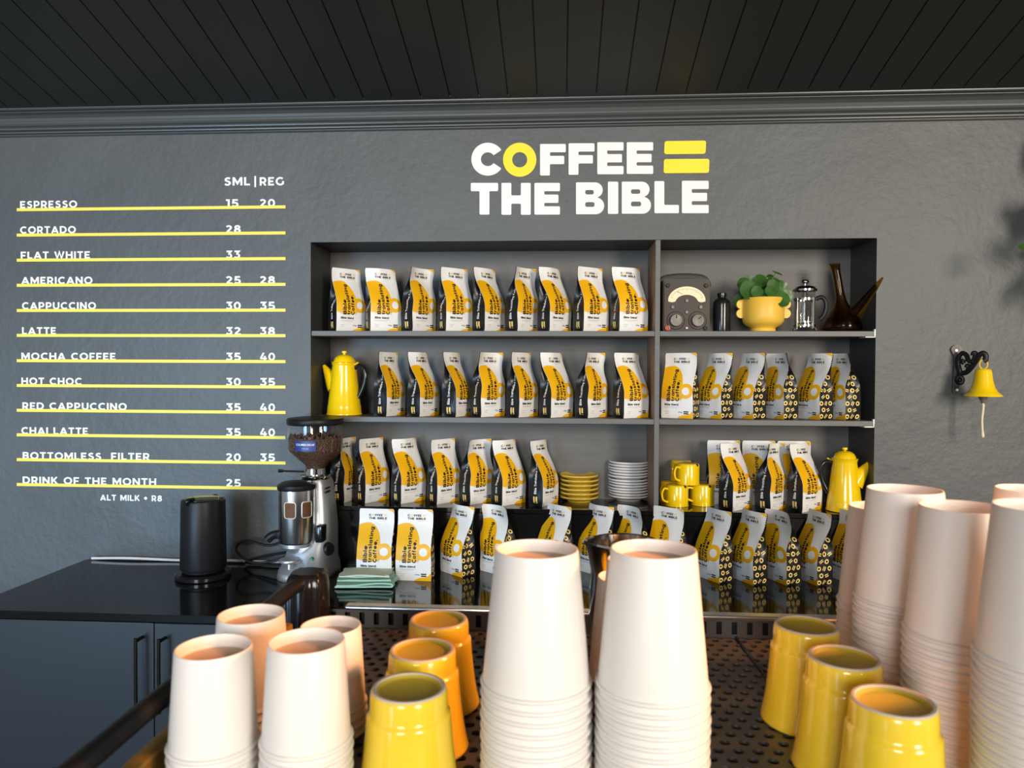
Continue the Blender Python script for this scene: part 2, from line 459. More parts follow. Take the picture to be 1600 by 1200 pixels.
# sloping boarded ceiling with grooves between the boards
SL, YJ, ZJ = .2528, 2.22, ZC + .8257
bm = NB()
px0, pdx = -1.4825, .0879
prof = []
k0 = int((X0 - px0) / pdx) - 1
for k in range(k0, k0 + 108):
    x = px0 + k * pdx
    g = .0022
    prof += [(x - g, 0), (x - g * .5, .005), (x + g * .5, .005), (x + g, 0)]
def cz(y): return ZJ + SL * (YJ - y)
ya, yb = 2.31, -1.9
ra = [bm.verts.new((x, ya, cz(ya) + h)) for x, h in prof]
rb = [bm.verts.new((x, yb, cz(yb) + h)) for x, h in prof]
for i in range(len(prof) - 1): bm.faces.new((ra[i], ra[i + 1], rb[i + 1], rb[i]))
struct('ceiling', bm, m_ceil)
# cornice
bm = NB()
cp = [(0, -.001), (.006, -.001), (.009, .002), (.009, .004), (.005, .0055), (.012, .007), (.013, .011), (.009, .0135), (.018, .0165), (.019, .020),
      (.021, .0225), (.029, .026), (.033, .031), (.033, .036), (.031, .040), (.034, .047), (.044, .054), (.053, .0565), (.058, .0575), (.058, .060), (.054, .061), (.066, .0625), (.0695, .065),
      (.070, .068), (.066, .0695), (.076, .071), (.080, .074), (.081, .083), (.0, .083)]
zb = ZC + .755
ra = [bm.verts.new((X0, YW - a, zb + h)) for a, h in cp]; rb = [bm.verts.new((X1, YW - a, zb + h)) for a, h in cp]
for i in range(len(cp) - 1): bm.faces.new((ra[i], ra[i + 1], rb[i + 1], rb[i]))
struct('trim_1', bm, m_trim, label='moulded charcoal cornice under the boarded ceiling')
# black sill board of the niche and the black upstand under it
bm = NB()
box(bm, NX0 - .002, NX1 + .002, YW - .004, YB, NZ0 - .014, NZ0 + .0005, .0015)
box(bm, NX0 - .002, NX1 + .35, YW - .010, YW + .004, .902, NZ0 - .014)
struct('trim_2', bm, m_granite, label='black stone sill and upstand below the niche')

# shelves and divider
T = .0165
ZS1, ZS2 = ZC + .125, ZC - .148
XD0, XD1 = atY(1023.3, 520).x, atY(1031, 520).x
def shelf(x0, x1, zt, label):
    t = thing('shelf', label, 'shelf', ((x0 + x1) / 2, YW, zt), 0, 'shelves in the niche'); hw = (x1 - x0) / 2
    bm = NB(); box(bm, -hw, hw, .004, ND - .001, -T, 0)
    obj('board', bm, m_wood2, t, False)
    bm = NB(); box(bm, -hw, hw, .001, .004, -T, .0, .0012)
    obj('front_edging', bm, m_shelf, t, label='grey painted edge')
    return t
shelf(NX0 + .002, XD0 - .0005, ZS1, 'long grey wooden shelf under the top row of coffee bags')
shelf(XD1 + .0005, NX1 - .002, ZS1, 'short grey shelf carrying the plant, meter and amber jug')
shelf(NX0 + .002, XD0 - .0005, ZS2, 'long grey wooden shelf carrying the yellow pot and eight bags')
shelf(XD1 + .0005, NX1 - .002, ZS2, 'short grey shelf carrying six bags with patterned sides')
t = thing('shelf_divider', 'upright grey fronted wooden board dividing the niche shelves', 'shelf divider', ((XD0 + XD1) / 2, YW, NZ0))
bm = NB(); hw = (XD1 - XD0) / 2
box(bm, -hw, hw, .003, ND - .001, .001, NZ1 - NZ0 - .001)
obj('board', bm, m_wood, t, False)
bm = NB(); box(bm, -hw, hw, -.001, .003, .001, NZ1 - NZ0 - .001, .0008)
obj('front_edging', bm, m_shelf, t, label='grey painted edge')
for q, (u, v, lx) in enumerate(((1361, 524.5, .026), (1357, 664.5, .022))):       # pale metal clips under the right shelf ends
    zt = (ZS1, ZS2)[q] - T
    bm = NB(); box(bm, NX1 - .030, NX1 - .002, YW - .001, YW + .05, zt - .0032, zt - .0002, .0006)
    box(bm, NX1 - .004, NX1 - .0005, YW - .001, YW + .012, zt - .003, zt + T + .006, .0006)
    tag(obj('shelf_bracket', bm, m_screw), 'small pale metal clip under the right end of the %s shelf' % ('upper', 'lower')[q], 'bracket', 'shelf clips')

# ------------------------------------------------------------------ back counter and cabinets
ZT = .90
bm = NB(); box(bm, -1.542, 1.62, 1.785, YW - .0102, ZT - .020, ZT, .002)
tag(obj('worktop', bm, m_granite, None, True, 30), 'polished black stone worktop along the back wall', 'worktop')
def cabinet(x0, label):
    w = .90
    t = thing('base_cabinet', label, 'cabinet', (x0 + w / 2, 1.815, 0), 0, 'base cabinets under the worktop')
    bm = NB(); box(bm, -w / 2 + .001, w / 2 - .001, .0, .46, .10, ZT - .0205)
    box(bm, -w / 2 + .001, w / 2 - .001, .05, .46, .0, .10)
    obj('carcass', bm, m_cab, t, False)
    for s in (-1, 1):
        a, b = (-w / 2 + .0015, -.0012) if s < 0 else (.0012, w / 2 - .0015)
        bm = NB(); box(bm, a, b, -.019, -.001, .105, ZT - .026, .0012)
        d = obj('door', bm, m_cab, t)
        bm = NB(); hx = s * .030
        zt, zb2 = ZT - .062, ZT - .235
        tube(bm, smoothpath([(hx, -.019, zt), (hx, -.045, zt), (hx, -.050, zt - .006), (hx, -.050, zb2 + .006), (hx, -.045, zb2), (hx, -.019, zb2)], 3), .0045, 8)
        obj('handle', bm, m_black, d, label='matt black bar handle')
    return t
c0 = cabinet(-1.48, 'slate grey two door base cabinet at the left end of the worktop')
c0.location = (-1.03, 1.815, 0)
dup(c0, (-.128, 1.815, 0), 0, 'slate grey two door base cabinet under the coffee grinder and cloth')
dup(c0, (.774, 1.815, 0), 0, 'slate grey two door base cabinet under the right end of the worktop')

# ------------------------------------------------------------------ writing on the wall
t = thing('drinks_menu', 'white and yellow drinks price list painted on the left of the wall', 'menu', (atY(237, 540).x, YW, ZC))
org = t.location.copy(); t.location.y -= .0004
def wall_text(s, u0, u1, vb, h, name, m, parent, bold=.018, spacing=1.08):
    """text from pixel u0 to u1 with its base line at pixel v, cap height h metres, on the wall"""
    vs, fs = stroke_geo(s)
    a, b = atY(u0, vb), atY(u1, vb)
    x0, x1, y0, y1 = bbox2(vs)
    bm = NB(); base = (a.z + b.z) / 2
    X0_, X1_, _, _ = x0, x1, y0, y1
    vs = [Vector((a.x + (v.x - X0_) / (X1_ - X0_) * (b.x - a.x), base + v.y * h, v.z)) for v in vs]
    add_geo(bm, [Vector((v.x, YW - (.0010 + .00022 * v.z if v.z > 0 else 0), v.y)) - org for v in vs], fs)
    return obj(name, bm, m, parent, False)
rules = [(327, 324.5), (366.6, 365.2), (406, 405), (445.5, 445), (485, 485), (524, 524.6), (563.8, 564.7), (602.7, 604.2), (641.4, 644), (680, 683), (719, 722.2), (757, 763)]
items = [('ESPRESSO', 32, 121, '15', '20'), ('CORTADO', 32, 119, '28', ''), ('FLAT WHITE', 33, 141, '33', ''), ('AMERICANO', 34, 145, '25', '28'),
         ('CAPPUCCINO', 35, 150.5, '30', '35'), ('LATTE', 35, 88, '32', '38'), ('MOCHA COFFEE', 34, 181, '35', '40'), ('HOT CHOC', 34, 128, '30', '35'),
         ('RED CAPPUCCINO', 35.5, 198.5, '35', '40'), ('CHAI LATTE', 34, 138, '35', '40'), ('BOTTOMLESS FILTER', 36, 234, '20', '35'), ('DRINK OF THE MONTH', 36, 244.5, '25', '')]
for (va, vb), (s, u0, u1, p1, p2) in zip(rules, items):
    a, b = atY(27, va), atY(446.5, vb)
    z = (a.z + b.z) / 2
    bm = NB(); box(bm, a.x - org.x, b.x - org.x, -.0022, .0, z - .0049 - org.z, z + .0049 - org.z)
    obj('rule', bm, m_menuy, t, False, label='yellow painted rule')
    f = lambda u: va + (vb - va) * (u - 27) / 420
    h = .0232
    if s == 'BOTTOMLESS FILTER':
        wall_text('BOTTOMLESS', 36, 158.5, f(97) - 1.6, h, 'item_text', m_menuw, t)
        s, u0 = 'FILTER', 174
    wall_text(s, u0, u1, f((u0 + u1) / 2) - 1.6, h, 'item_text', m_menuw, t)
    wall_text(p1, 353.5, 376.5 if p1 != '15' else 373, f(365) - 1.2, .0250, 'price_text', m_menuw, t)
    if p2: wall_text(p2, 406.5, 430, f(418) - 1.2, .0250, 'price_text', m_menuw, t)
wall_text('SML', 351, 391, 290, .0262, 'heading_text', m_menuw, t)
wall_text('|', 397.8, 400.4, 290, .0262, 'heading_text', m_menuw, t)
wall_text('REG', 406, 444, 290, .0262, 'heading_text', m_menuw, t)
wall_text('ALT MILK + R8', 157, 253.5, 782.5, .0190, 'footnote_text', m_menuw, t)

def glyph(ch, x0, x1, y0, y1, sv, sh):
    """heavy rounded capital, y up"""
    w, h = x1 - x0, y1 - y0; r = 7
    P = lambda pts: [(x0 + a, y0 + b) for a, b in pts]
    if ch == 'E':
        m0 = h / 2 - sh / 2; m1 = h / 2 + sh / 2; ind = w * .06
        return [roundpoly(P([(0, 0), (w, 0), (w, sh), (sv, sh), (sv, m0), (w - ind, m0), (w - ind, m1), (sv, m1), (sv, h - sh), (w, h - sh), (w, h), (0, h)]), r)]
    if ch == 'F':
        m0 = h * .36; m1 = m0 + sh
        return [roundpoly(P([(0, 0), (sv, 0), (sv, m0), (w - w * .06, m0), (w - w * .06, m1), (sv, m1), (sv, h - sh), (w, h - sh), (w, h), (0, h)]), r)]
    if ch == 'T':
        c = w / 2
        return [roundpoly(P([(c - sv / 2, 0), (c + sv / 2, 0), (c + sv / 2, h - sh), (w, h - sh), (w, h), (0, h), (0, h - sh), (c - sv / 2, h - sh)]), r)]
    if ch == 'H':
        m0 = h / 2 - sh / 2 - 4; m1 = m0 + sh
        return [roundpoly(P([(0, 0), (sv, 0), (sv, m0), (w - sv, m0), (w - sv, 0), (w, 0), (w, h), (w - sv, h), (w - sv, m1), (sv, m1), (sv, h), (0, h)]), r)]
    if ch == 'I': return [roundpoly(P([(0, 0), (w, 0), (w, h), (0, h)]), r)]
    if ch == 'L': return [roundpoly(P([(0, 0), (w, 0), (w, sh), (sv, sh), (sv, h), (0, h)]), r)]
    if ch == 'O': return [[(x0 + w / 2 + w / 2 * cos(a), y0 + h / 2 + h / 2 * sin(a)) for a in [2 * pi * i / 48 for i in range(48)]],
                          [(x0 + w / 2 + w * .225 * cos(a), y0 + h / 2 + h * .225 * sin(a)) for a in [2 * pi * i / 32 for i in range(32)]]]
    if ch == 'C':
        cx, cy, R = x0 + h / 2, y0 + h / 2, h / 2
        a0, a1 = radians(34), radians(326)
        ro = [(cx + R * cos(a0 + (a1 - a0) * i / 40), cy + R * sin(a0 + (a1 - a0) * i / 40)) for i in range(41)]
        ri = [(cx + R * .42 * cos(a1 + (a0 - a1) * i / 32), cy + R * .42 * sin(a1 + (a0 - a1) * i / 32)) for i in range(33)]
        return [roundpoly(ro + ri, 7, 2)]
    if ch == 'B':
        hb = h * .53
        out = P([(0, 0), (w * .60, 0)])
        out += [(x0 + w - hb / 2 + hb / 2 * cos(a), y0 + hb / 2 + hb / 2 * sin(a)) for a in [-pi / 2 + pi * .92 * i / 14 for i in range(15)]]
        ht = h - hb * .98; ct = h - ht / 2
        out += [(x0 + w * .95 - ht / 2 + ht / 2 * cos(a), y0 + ct + ht / 2 * sin(a)) for a in [-pi / 2 + pi * .10 + pi * .9 * i / 14 for i in range(15)]]
        out += P([(0, h)])
        hole = lambda b0, b1, wr: roundpoly(P([(sv * .93, b0), (wr, b0), (wr, b1), (sv * .93, b1)]), (b1 - b0) * .45, 5)
        return [roundpoly(out, 5, 2), hole(h * .23, h * .38, w * .66), hole(h * .62, h * .76, w * .63)]
SIGN = [('C', 133, 306, 85, 272, 0), ('O', 313, 502, 85, 278, 1), ('F', 523, 669, 92, 271, 0), ('F', 685, 832, 88, 267, 0), ('E', 848, 997, 82, 264, 0), ('E', 1015, 1165, 82, 262, 0),
        ('T', 130, 285, 313, 493, 0), ('H', 304, 470, 313, 494, 0), ('E', 491, 636, 313, 493, 0), ('B', 727, 887, 310, 491, 0), ('I', 908, 967, 306, 489, 0),
        ('B', 987, 1153, 306, 488, 0), ('L', 1172, 1311, 303, 485, 0), ('E', 1328, 1480, 301, 485, 0)]
so = atY(922, 280)
t = thing('wall_sign', 'white and yellow rounded lettering painted on the wall above the niche', 'sign', so)
def sign_part(name, loops, m, label=None):
    vs, fs = poly_geo(loops, 1.0)
    bm = NB()
    for v in vs:
        p = atY(700 + v.x / 3.636, 200 - v.y / 3.636)
        v.y, v.x, v.z = -.0012 + (-.0012 if v.z > 0 else .0012), p.x - so.x, p.z - so.z
    add_geo(bm, vs, fs)
    return obj(name, bm, m, t, False, label=label)
for ch, x0, x1, y0, y1, yel in SIGN:
    sign_part('letter', glyph(ch, x0, x1, -y1, -y0, 56, 47), m_signy if yel else m_signw, 'yellow ring shaped letter' if yel else None)
sign_part('equals_bar', [roundpoly([(1227, -150), (1462, -148), (1466, -73), (1230, -76)], 14)], m_signy, 'upper yellow bar')
sign_part('equals_bar', [roundpoly([(1224, -258), (1482, -256), (1484, -176), (1226, -178)], 14)], m_signy, 'lower yellow bar')

# ------------------------------------------------------------------ coffee bags
BW, BH, BD = .1065, .2065, .052
def sm(a, b, x):
    t = min(1, max(0, (x - a) / (b - a))); return t * t * (3 - 2 * t)
class Bag:
    def __init__(s, seed, lean=.004, fold=.40, full=1.0, curl=0.0):
        s.seed, s.lean, s.fold, s.full, s.curl = seed, lean, fold, full, curl
    def d(s, t): return BD * (1 - .955 * sm(s.fold, .86, t)) * (1 - .06 * (1 - sm(0, .06, t)))
    def yc(s, t): return s.lean * sm(.3, 1, t)
    def wob(s, u, t): return noise.noise(Vector((u * 2.6, t * 3.6, s.seed * 7.3))) * .0035 * sm(.05, .3, t) + s.curl * sm(.6, 1, t) * (u - .5) ** 2 * .06
    def wid(s, t): return BW * (1 - .055 * max(0, (t - .962) / .038) ** 2) * (1 - .025 * sm(.25, .5, t) * (1 - sm(.6, .8, t)))
    def front(s, u, t):
        b = .0055 * s.full * sin(pi * u) ** .8 * sin(pi * min(1, t / .82)) if 0 < u < 1 else 0
        return Vector(((u - .5) * s.wid(t), s.yc(t) - s.d(t) / 2 - b + s.wob(u, t), t * BH))
    def back(s, u, t):
        b = .004 * s.full * sin(pi * u) * sin(pi * min(1, t / .82)) if 0 < u < 1 else 0
        return Vector(((u - .5) * s.wid(t), s.yc(t) + s.d(t) / 2 + b + s.wob(u, t), t * BH))
    def side(s, sg, q, t):                   # q: 0 at the front edge, 1 at the back edge
        u = 0 if sg < 0 else 1
        a, b = s.front(u, t), s.back(u, t)
        p = a.lerp(b, q)
        g = .80 * sqrt(max(0, (BD / 2) ** 2 - (s.d(t) / 2) ** 2))
        tri = 1 - abs(2 * q - 1)
        tri = tri * tri * (3 - 2 * tri) * .55 + tri * .45
        w = noise.noise(Vector((q * 2.5, t * 5, s.seed * 3.1 + sg))) * .003 * sin(pi * q) - .0015 * sin(pi * q) * sin(pi * min(1, t / .5))
        p.x -= sg * (g * tri + w)
        ul = min(1, max(0, p.x / s.wid(t) + .5)); p.y += s.wob(ul, t) - s.wob(u, t)
        return p
def surf(fn, nu, nt):
    bm = NB()
    G = [[bm.verts.new(fn(i / nu, j / nt)) for i in range(nu + 1)] for j in range(nt + 1)]
    for j in range(nt):
        for i in range(nu):
            bm.faces.new((G[j][i], G[j][i + 1], G[j + 1][i + 1], G[j + 1][i]))
    return bm
def paint(bm, fn, sgn, arts, wx, nlev=22, ulev=6):
    """arts: (verts2d in metres of the flat panel, faces, material index, lift)"""
    for vs, fs, mi, lift in arts:
        b = NB(); add_geo(b, vs, fs)
        for k in range(1, nlev):
            bmesh.ops.bisect_plane(b, geom=b.verts[:] + b.edges[:] + b.faces[:], plane_co=(0, BH * k / nlev, 0), plane_no=(0, 1, 0), dist=1e-6)
        for k in range(1, ulev):
            bmesh.ops.bisect_plane(b, geom=b.verts[:] + b.edges[:] + b.faces[:], plane_co=(wx * k / ulev, 0, 0), plane_no=(1, 0, 0), dist=1e-6)
        n0 = len(bm.faces); mp = {}
        for v in b.verts:
            u, t = min(1, max(0, v.co.x / wx)), min(1, max(0, v.co.y / BH))
            e = .01
            p = fn(u, t)
            du = fn(min(1, u + e), t) - fn(max(0, u - e), t); dt = fn(u, min(1, t + e)) - fn(u, max(0, t - e))
            n = du.cross(dt).normalized() * sgn
            mp[v] = bm.verts.new(p + n * (lift + v.co.z))
        for f in b.faces:
            try: bm.faces.new([mp[v] for v in f.verts])
            except ValueError: pass
        setm(bm, n0, mi); b.free()
def T2(s, x0, x1, y0, y1, rot=False, bold=.02, sp=1.0, res=2, hw=None):
    vs, fs = flat_strokes(s, hw) if hw else text_geo(s, bold, sp, res)
    if rot:
        vs = [Vector((-v.y, v.x, v.z)) for v in vs]
    return fit(vs, x0 * BW, x1 * BW, y0 * BH, y1 * BH), fs
def R2(x0, x1, y0, y1):
    return poly_geo([[(x0 * BW, y0 * BH), (x1 * BW, y0 * BH), (x1 * BW, y1 * BH), (x0 * BW, y1 * BH)]])
def C2(cx, cy, r): return poly_geo([circ(cx * BW, cy * BH, r * BW)])
# front print, laid out once on the flat panel (u, v in 0..1)
blob = [(0.004, .295), (.20, .285), (.45, .272), (.60, .278), (.68, .30), (.72, .35), (.70, .40), (.69, .44), (.68, .50), (.665, .56), (.64, .62), (.59, .68), (.52, .735), (.42, .78), (.31, .80), (.18, .797), (.08, .785), (.004, .765)]
blob = [(p.x * BW, p.y * BH) for p in smoothpath([(a, b, 0) for a, b in blob[2:-2]], 4)]
blob = [(.004 * BW, .30 * BH), (.2 * BW, .283 * BH)] + blob + [(.08 * BW, .785 * BH), (.004 * BW, .768 * BH)]
corner = [(.52, .002), (.996, .002), (.996, .115), (.965, .105), (.93, .08), (.86, .062), (.70, .05), (.58, .03)]
topc = [(.80, .998), (.996, .998), (.996, .93), (.965, .955), (.90, .975)]
ART = []
def art(g, mi, lift=.0004): ART.append((g[0], g[1], mi, lift + .0004))
art(poly_geo([blob]), 1, .0003)
art(C2(.785, .415, .222), 1, .00035)
art(C2(.79, .415, .115), 0, .0006)
art(poly_geo([[(a * BW, b * BH) for a, b in corner]]), 1, .0003)
art(poly_geo([[(a * BW, b * BH) for a, b in topc]]), 1, .0003)
art(T2('This is a', .125, .165, .262, .40, True, .0), 3, .0007)
art(T2('Bible', .195, .315, .262, .495, True, hw=.118), 2, .0009)
art(T2('translating', .330, .477, .262, .745, True, hw=.118), 2, .0009)
art(T2('Coffee.', .470, .590, .262, .575, True, hw=.118), 2, .0009)
art(T2('mild roast...', .615, .655, .262, .47, True, .0), 3, .0008)
art(T2('Bible blend', .13, .565, .195, .228, hw=.115), 2, .0006)
for y0, x1 in ((.172, .60), (.158, .52)): art(R2(.13, x1, y0, y0 + .004), 3)
for y0, x1 in ((.098, .27), (.070, .24)): art(R2(.13, x1, y0, y0 + .006), 3)
art(T2('250g', .55, .68, .083, .105, False, .01), 2)
art(R2(.72, .87, .094, .112), 2, .0006); art(R2(.72, .87, .066, .084), 2, .0006)
art(T2('C', .275, .345, .893, .925, hw=.115), 2, .0006)
art(poly_geo([circ(.395 * BW, .909 * BH, .036 * BW, 16), circ(.395 * BW, .909 * BH, .016 * BW, 12)]), 4)
art(T2('FFEE', .455, .665, .893, .925, hw=.115), 2, .0006)
art(R2(.69, .79, .912, .923), 4); art(R2(.69, .79, .895, .906), 4)
art(T2('THE BIBLE', .275, .79, .848, .88, hw=.115), 2, .0006)
art(R2(.55, .79, .830, .834), 3)
LEFT = []
sc_ = BD / BW
def Ls(g, mi): LEFT.append(([Vector((BD - v.x * sc_, v.y, v.z)) for v in g[0]], g[1], mi, .0006))
Ls(T2('Bible Translating Coffee', .40, .62, .19, .70, True, hw=.10), 1)
Ls(R2(.36, .47, .05, .15), 2); Ls(R2(.53, .64, .05, .15), 2)
random.seed(5)
loops_done = []
RIGHT = []
for r in range(10):
    for c in range(3):
        cx = (c + .5 + (.25 if r % 2 else -.18)) / 3 * BD; cy = (r + .55) * BH / 10.3
        k = (r * 2 + c * 3 + r // 3) % 4
        if cx < .005 or cx > BD - .005: continue
        a = random.uniform(-.5, .5)
        def rot(pts): return [(cx + x * cos(a) - y * sin(a), cy + x * sin(a) + y * cos(a)) for x, y in pts]
        if k in (0, 2): g = poly_geo([circ(cx, cy, .0070, 16), circ(cx, cy, .0034, 12)])
        elif k == 1:
            g = poly_geo([rot([(-.0056, .0012), (.0056, .0012), (.0056, .0042), (-.0056, .0042)]), rot([(-.0056, -.0042), (.0056, -.0042), (.0056, -.0012), (-.0056, -.0012)])])
        else:
            a = random.uniform(.6, 1.2)
            g = poly_geo([rot([(-.0065, .0014), (.0065, .0014), (.0065, .0042), (-.0065, .0042)]), rot([(-.0065, -.0036), (.0065, -.0036), (.0065, -.0008), (-.0065, -.0008)])])
        RIGHT.append((g[0], g[1], 1, .0006))
def merge(arts):
    out = {}
    for vs, fs, mi, lift in arts:
        V_, F_ = out.setdefault((mi, lift), ([], []))
        o = len(V_); V_ += vs; F_ += [tuple(i + o for i in f) for f in fs]
    return [(v, f, mi, l) for (mi, l), (v, f) in out.items()]
ART, LEFT, RIGHT = merge(ART), merge(LEFT), merge(RIGHT)
def make_bag(b, label):
    t = thing('coffee_bag', label, 'coffee bag', (0, 0, 0), 0, 'bags of coffee')
    bm = surf(b.front, 16, 44); paint(bm, b.front, 1, ART, BW)
    obj('front_panel', bm, [m_white, m_yel, m_ink, m_grey, m_pale], t, True, 60, label='white and yellow printed front')
    fl = lambda q, tt: b.side(-1, q, tt); fr = lambda q, tt: b.side(1, q, tt)
    bm = surf(fl, 12, 36); paint(bm, fl, -1, LEFT, BD, ulev=10)
    obj('side_gusset', bm, [m_gus, m_gtext, m_pale], t, True, 60, label='black side with white writing')
    bm = surf(fr, 12, 36); paint(bm, fr, 1, RIGHT, BD, ulev=10)
    obj('side_gusset', bm, [m_gus, m_pale], t, True, 60, label='black side with yellow ring pattern')
    bm = surf(b.back, 8, 24)
    bb = [b.front(0, 0), b.front(1, 0), b.back(1, 0), b.back(0, 0)]
    bm.faces.new([bm.verts.new(p) for p in bb])
    n = 12
    ta = [bm.verts.new(b.front(i / n, 1)) for i in range(n + 1)]; tb = [bm.verts.new(b.back(i / n, 1)) for i in range(n + 1)]
    for i in range(n): bm.faces.new((ta[i], ta[i + 1], tb[i + 1], tb[i]))
    obj('back_panel', bm, m_gus, t)
    return t
KINDS = [Bag(1.3), Bag(4.1, .010, .34, 1.1, 1.0), Bag(8.7, -.003, .46, .9, -1.0), Bag(12.2, .014, .38, 1.3, .5)]
PROTO = {}
ORD = ['first', 'second', 'third', 'fourth', 'fifth', 'sixth', 'seventh', 'eighth', 'ninth', 'tenth', 'eleventh', 'twelfth', 'thirteenth', 'fourteenth', 'fifteenth', 'sixteenth', 'seventeenth', 'eighteenth', 'nineteenth', 'twentieth', 'twenty-first', 'twenty-second', 'twenty-third', 'twenty-fourth']
def rayxy(u, v, y):
    p = atY(u, v, y); return Vector((p.x, p.y))
def place_bag(ul, ur, zb, side, yn, label, kind, group, vb):
    """bottom corners of the front at pixel columns ul and ur, seen side, depth of the nearer corner"""
    near, far = (ul, ur) if side == 'L' else (ur, ul)
    A = rayxy(near, vb, yn)
    best = None
    for k in range(400):
        y = yn + k * .0003
        Bp = rayxy(far, vb, y)
        e = abs((Bp - A).length - BW)
        if best is None or e < best[0]: best = (e, Bp)
    Bp = best[1]
    Lp, Rp = (A, Bp) if side == 'L' else (Bp, A)
    d = (Rp - Lp).normalized(); ang = math.atan2(d.y, d.x)
    mid = (Lp + Rp) / 2 + Vector((-d.y, d.x)) * (BD / 2)
    loc = (mid.x, mid.y, zb + .0005)
    if kind not in PROTO:
        o = PROTO[kind] = make_bag(KINDS[kind], label); o.location = loc; o.rotation_euler = (0, 0, ang); o['group'] = group
    else:
        o = dup(PROTO[kind], loc, ang, label, group)
    return o
row1 = [(525.7, 570.5), (579, 627), (645, 681), (697, 739), (757.5, 790), (809, 841), (859, 892), (912, 950.5), (968, 1012)]
for i, (a, b) in enumerate(row1):
    place_bag(a, b, ZS1, 'L', 2.318, 'white and yellow coffee bag with black side, %s from left on the top shelf' % ORD[i], (0, 1, 2, 0, 3, 2, 1, 0, 3)[i], 'coffee bags on the top shelf', 517)
row2 = [(604, 633), (656, 686), (712.5, 737), (752, 789), (811, 840.5), (861, 895), (919, 949), (975, 1013)]
for i, (a, b) in enumerate(row2):
    place_bag(a, b, ZS2, 'L', 2.318, 'white and yellow coffee bag, %s right of the yellow pot on the middle shelf' % ORD[i], (0, 1, 3, 2, 0, 1, 2, 3)[i], 'coffee bags on the long middle shelf', 651)
row2r = [(1033, 1082.5), (1089, 1127), (1140, 1177), (1193, 1224.5), (1243, 1281), (1288, 1321)]
for i, (a, b) in enumerate(row2r):
    place_bag(a, b, ZS2, 'R', 2.322, 'coffee bag with yellow ring patterned side, %s from left on the short middle shelf' % ORD[i], (0, 1, 3, 2, 1, 2)[i], 'coffee bags on the short middle shelf', 652)
row3 = [(538, 560, 2.345), (570.7, 608, 2.345), (626.7, 665, 2.345), (683, 720, 2.345), (735, 770.7, 2.345), (784.8, 821, 2.335), (848, 872, 2.335)]
for i, (a, b, y) in enumerate(row3):
    place_bag(a, b, NZ0, 'L', y, ('white and yellow coffee bag on the sill, partly behind the grinder hopper' if i == 0 else
              'white and yellow coffee bag on the niche sill, %s right of the grinder' % ORD[i - 1]), (2, 0, 1, 0, 2, 1, 3)[i], 'coffee bags on the niche sill', 789)
for i, (a, b) in enumerate([(1107, 1159), (1161, 1216), (1217, 1271)]):
    place_bag(a, b, NZ0, 'L', 2.432, 'upright coffee bag facing forward, %s of three behind leaning bags on the right sill' % ORD[i], 0, 'coffee bags at the back of the right sill', 789)
for i, (a, b) in enumerate([(1145, 1175), (1204, 1229), (1254, 1284)]):
    place_bag(a, b, NZ0, 'L', 2.312, 'coffee bag showing its black side, %s of three in front on the right sill' % ORD[i], (1, 2, 3)[i], 'coffee bags at the front of the right sill', 801)
row4 = [(557, 612, 908, 'R'), (618, 673.5, 909, 'R'), (688, 722, 903.5, 'R'), (750, 788, 902, 'R'), (838, 876, 903, 'R'), (903, 942, 903, 'R'), (961, 997, 905, 'R'), (1012, 1060, 907, 'R'),
        (1085, 1124, 913, 'R'), (1139, 1177, 916, 'R'), (1191, 1229, 916, 'R'), (1241, 1277, 917, 'R'), (1297, 1334, 917, 'R')]
for i, (a, b, v, s) in enumerate(row4):
    yn = atZ(b, v, ZT).y
    place_bag(a, b, ZT, s, yn, 'white and yellow coffee bag, %s from left standing on the black worktop' % ORD[i], (0, 0, 1, 2, 3, 1, 2, 0, 3, 1, 2, 3, 0)[i], 'coffee bags on the worktop', v)

# ------------------------------------------------------------------ things on the shelves
def scoll(c, **k): pass
